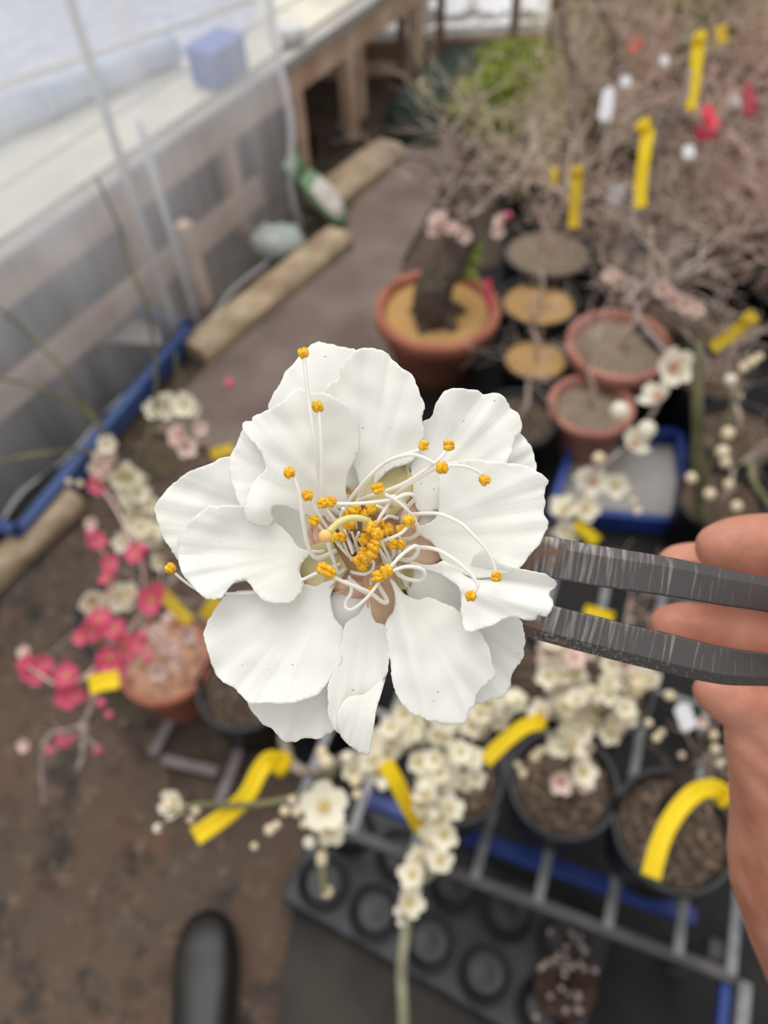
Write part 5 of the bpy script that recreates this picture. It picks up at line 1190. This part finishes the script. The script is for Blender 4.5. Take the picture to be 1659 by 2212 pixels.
S([(846, 1232, -2.8), (832, 1205, 2), (818, 1186, 5)], (809, 1178, 6.2), 30, 1.15, 3.6)
S([(800, 1215, -3), (803, 1205, 2)], (805, 1193, 5.8), 20, 1.1, 3.2)
S([(758, 1235, -2.8), (769, 1238, 0), (788, 1240, 2), (804, 1231, 3.4), (807, 1214, 4.4), (798, 1206, 4.8)], (790, 1204, 5), 60, 1.1, 3.4)
S([(742, 1140, -2), (754, 1173, 1.5), (762, 1196, 3)], (775, 1210, 4.4), 50, 1.05, 3.6)
S([(790, 1190, -3), (786, 1205, 2)], (783, 1222, 4.2), 20, 1.0, 3.0)
S([(778, 1170, -3.4), (784, 1180, 2)], (786, 1191, 4.6), 10, 1.0, 3.0)
S([(775, 1218, -2.5), (769, 1214, 0), (745, 1192, 3), (728, 1173, 4.8)], (721, 1160, 5.6), 70, .95, 3.6)
S([(760, 1210, -2.5), (750, 1190, 1), (742, 1172, 3.6)], (738, 1160, 5), 20, .95, 3.2)
# long filament running behind the left petal to the far left anther
S([(735, 1218, -2.5), (684, 1238, .6), (656, 1251, -.2), (600, 1272, -.3), (546, 1280, .2), (488, 1282, .3), (440, 1276, .2), (421, 1271, .4), (395, 1253, 1.0), (378, 1238, 1.6)], (368, 1227, 2), 40, 1.0, 3.6)
S([(816, 1262, -2.6), (830, 1285, -1), (836, 1299, .8), (826, 1300, 2), (793, 1277, 4), (745, 1258, 5.6), (720, 1246, 6.4)], (711, 1236, 7.2), 40, 1.15, 4.6)
S([(758, 1252, -2.5), (775, 1268, 1), (790, 1280, 3), (745, 1255, 5)], (698, 1228, 7), 20, 1.15, 4.2)
S([(754, 1245, -2.6), (759, 1277, 0), (747, 1301, 2.6), (749, 1315, 3.8), (764, 1315, 4.6), (793, 1291, 5.4), (812, 1267, 5.8), (820, 1254, 5.8)], (816, 1245, 6), 0, 1.1, 3.8)
S([(850, 1215, -2.5), (860, 1240, 0), (884, 1252, 2), (909, 1254, 3.4), (918, 1240, 4.6), (909, 1228, 5.2), (877, 1224, 5.8), (846, 1234, 6)], (835, 1233, 6.2), 70, 1.15, 4.4)
S([(855, 1205, -2.5), (877, 1210, 1), (894, 1204, 3), (903, 1189, 4.4), (897, 1179, 5.2), (872, 1195, 6), (846, 1222, 6.2), (838, 1236, 6)], (828, 1240, 6), 20, 1.0, 4.4)
S([(800, 1250, -2.6), (801, 1262, -.5)], (800, 1273, .6), 0, .6, 3.0)
for pts in ([(708, 1165, 5), (712, 1185, 4), (721, 1211, 2), (730, 1236, 0), (745, 1230, -2)], [(877, 1093, 2), (850, 1072, 5.5), (838, 1090, 5.8), (815, 1128, 5.5), (805, 1160, 1)], [(742, 1098, 4), (736, 1120, 2), (740, 1150, -2)],
            [(780, 1190, -3), (768, 1175, 1), (775, 1150, 3.5)], [(835, 1110, -2), (830, 1100, 3), (812, 1092, 4)], [(860, 1120, -2.6), (840, 1115, 1.5), (825, 1125, 4)], [(700, 1190, -2.6), (690, 1192, -1), (672, 1190, 0)]):
    S(pts, None, r=3.8)
P = [FP(x, y, h) for x, y, h in ((806, 1150, -5), (808, 1140, 3), (793, 1125, 6.4), (774, 1119, 7.6), (749, 1121, 8.4), (728, 1132, 8.8), (711, 1149, 9))]
Pq = catmull(P, .0004)
pi_ = MB().tube(Pq, [.00034 + .00016 * i / len(Pq) for i in range(len(Pq))], 10).build('pistil', m_style, fl)
MB().ball(FP(703, 1158, 9.1), .00092, .0009, .0008, 14, 10, RT, UP, AV).build('stigma', m_stigma, pi_)
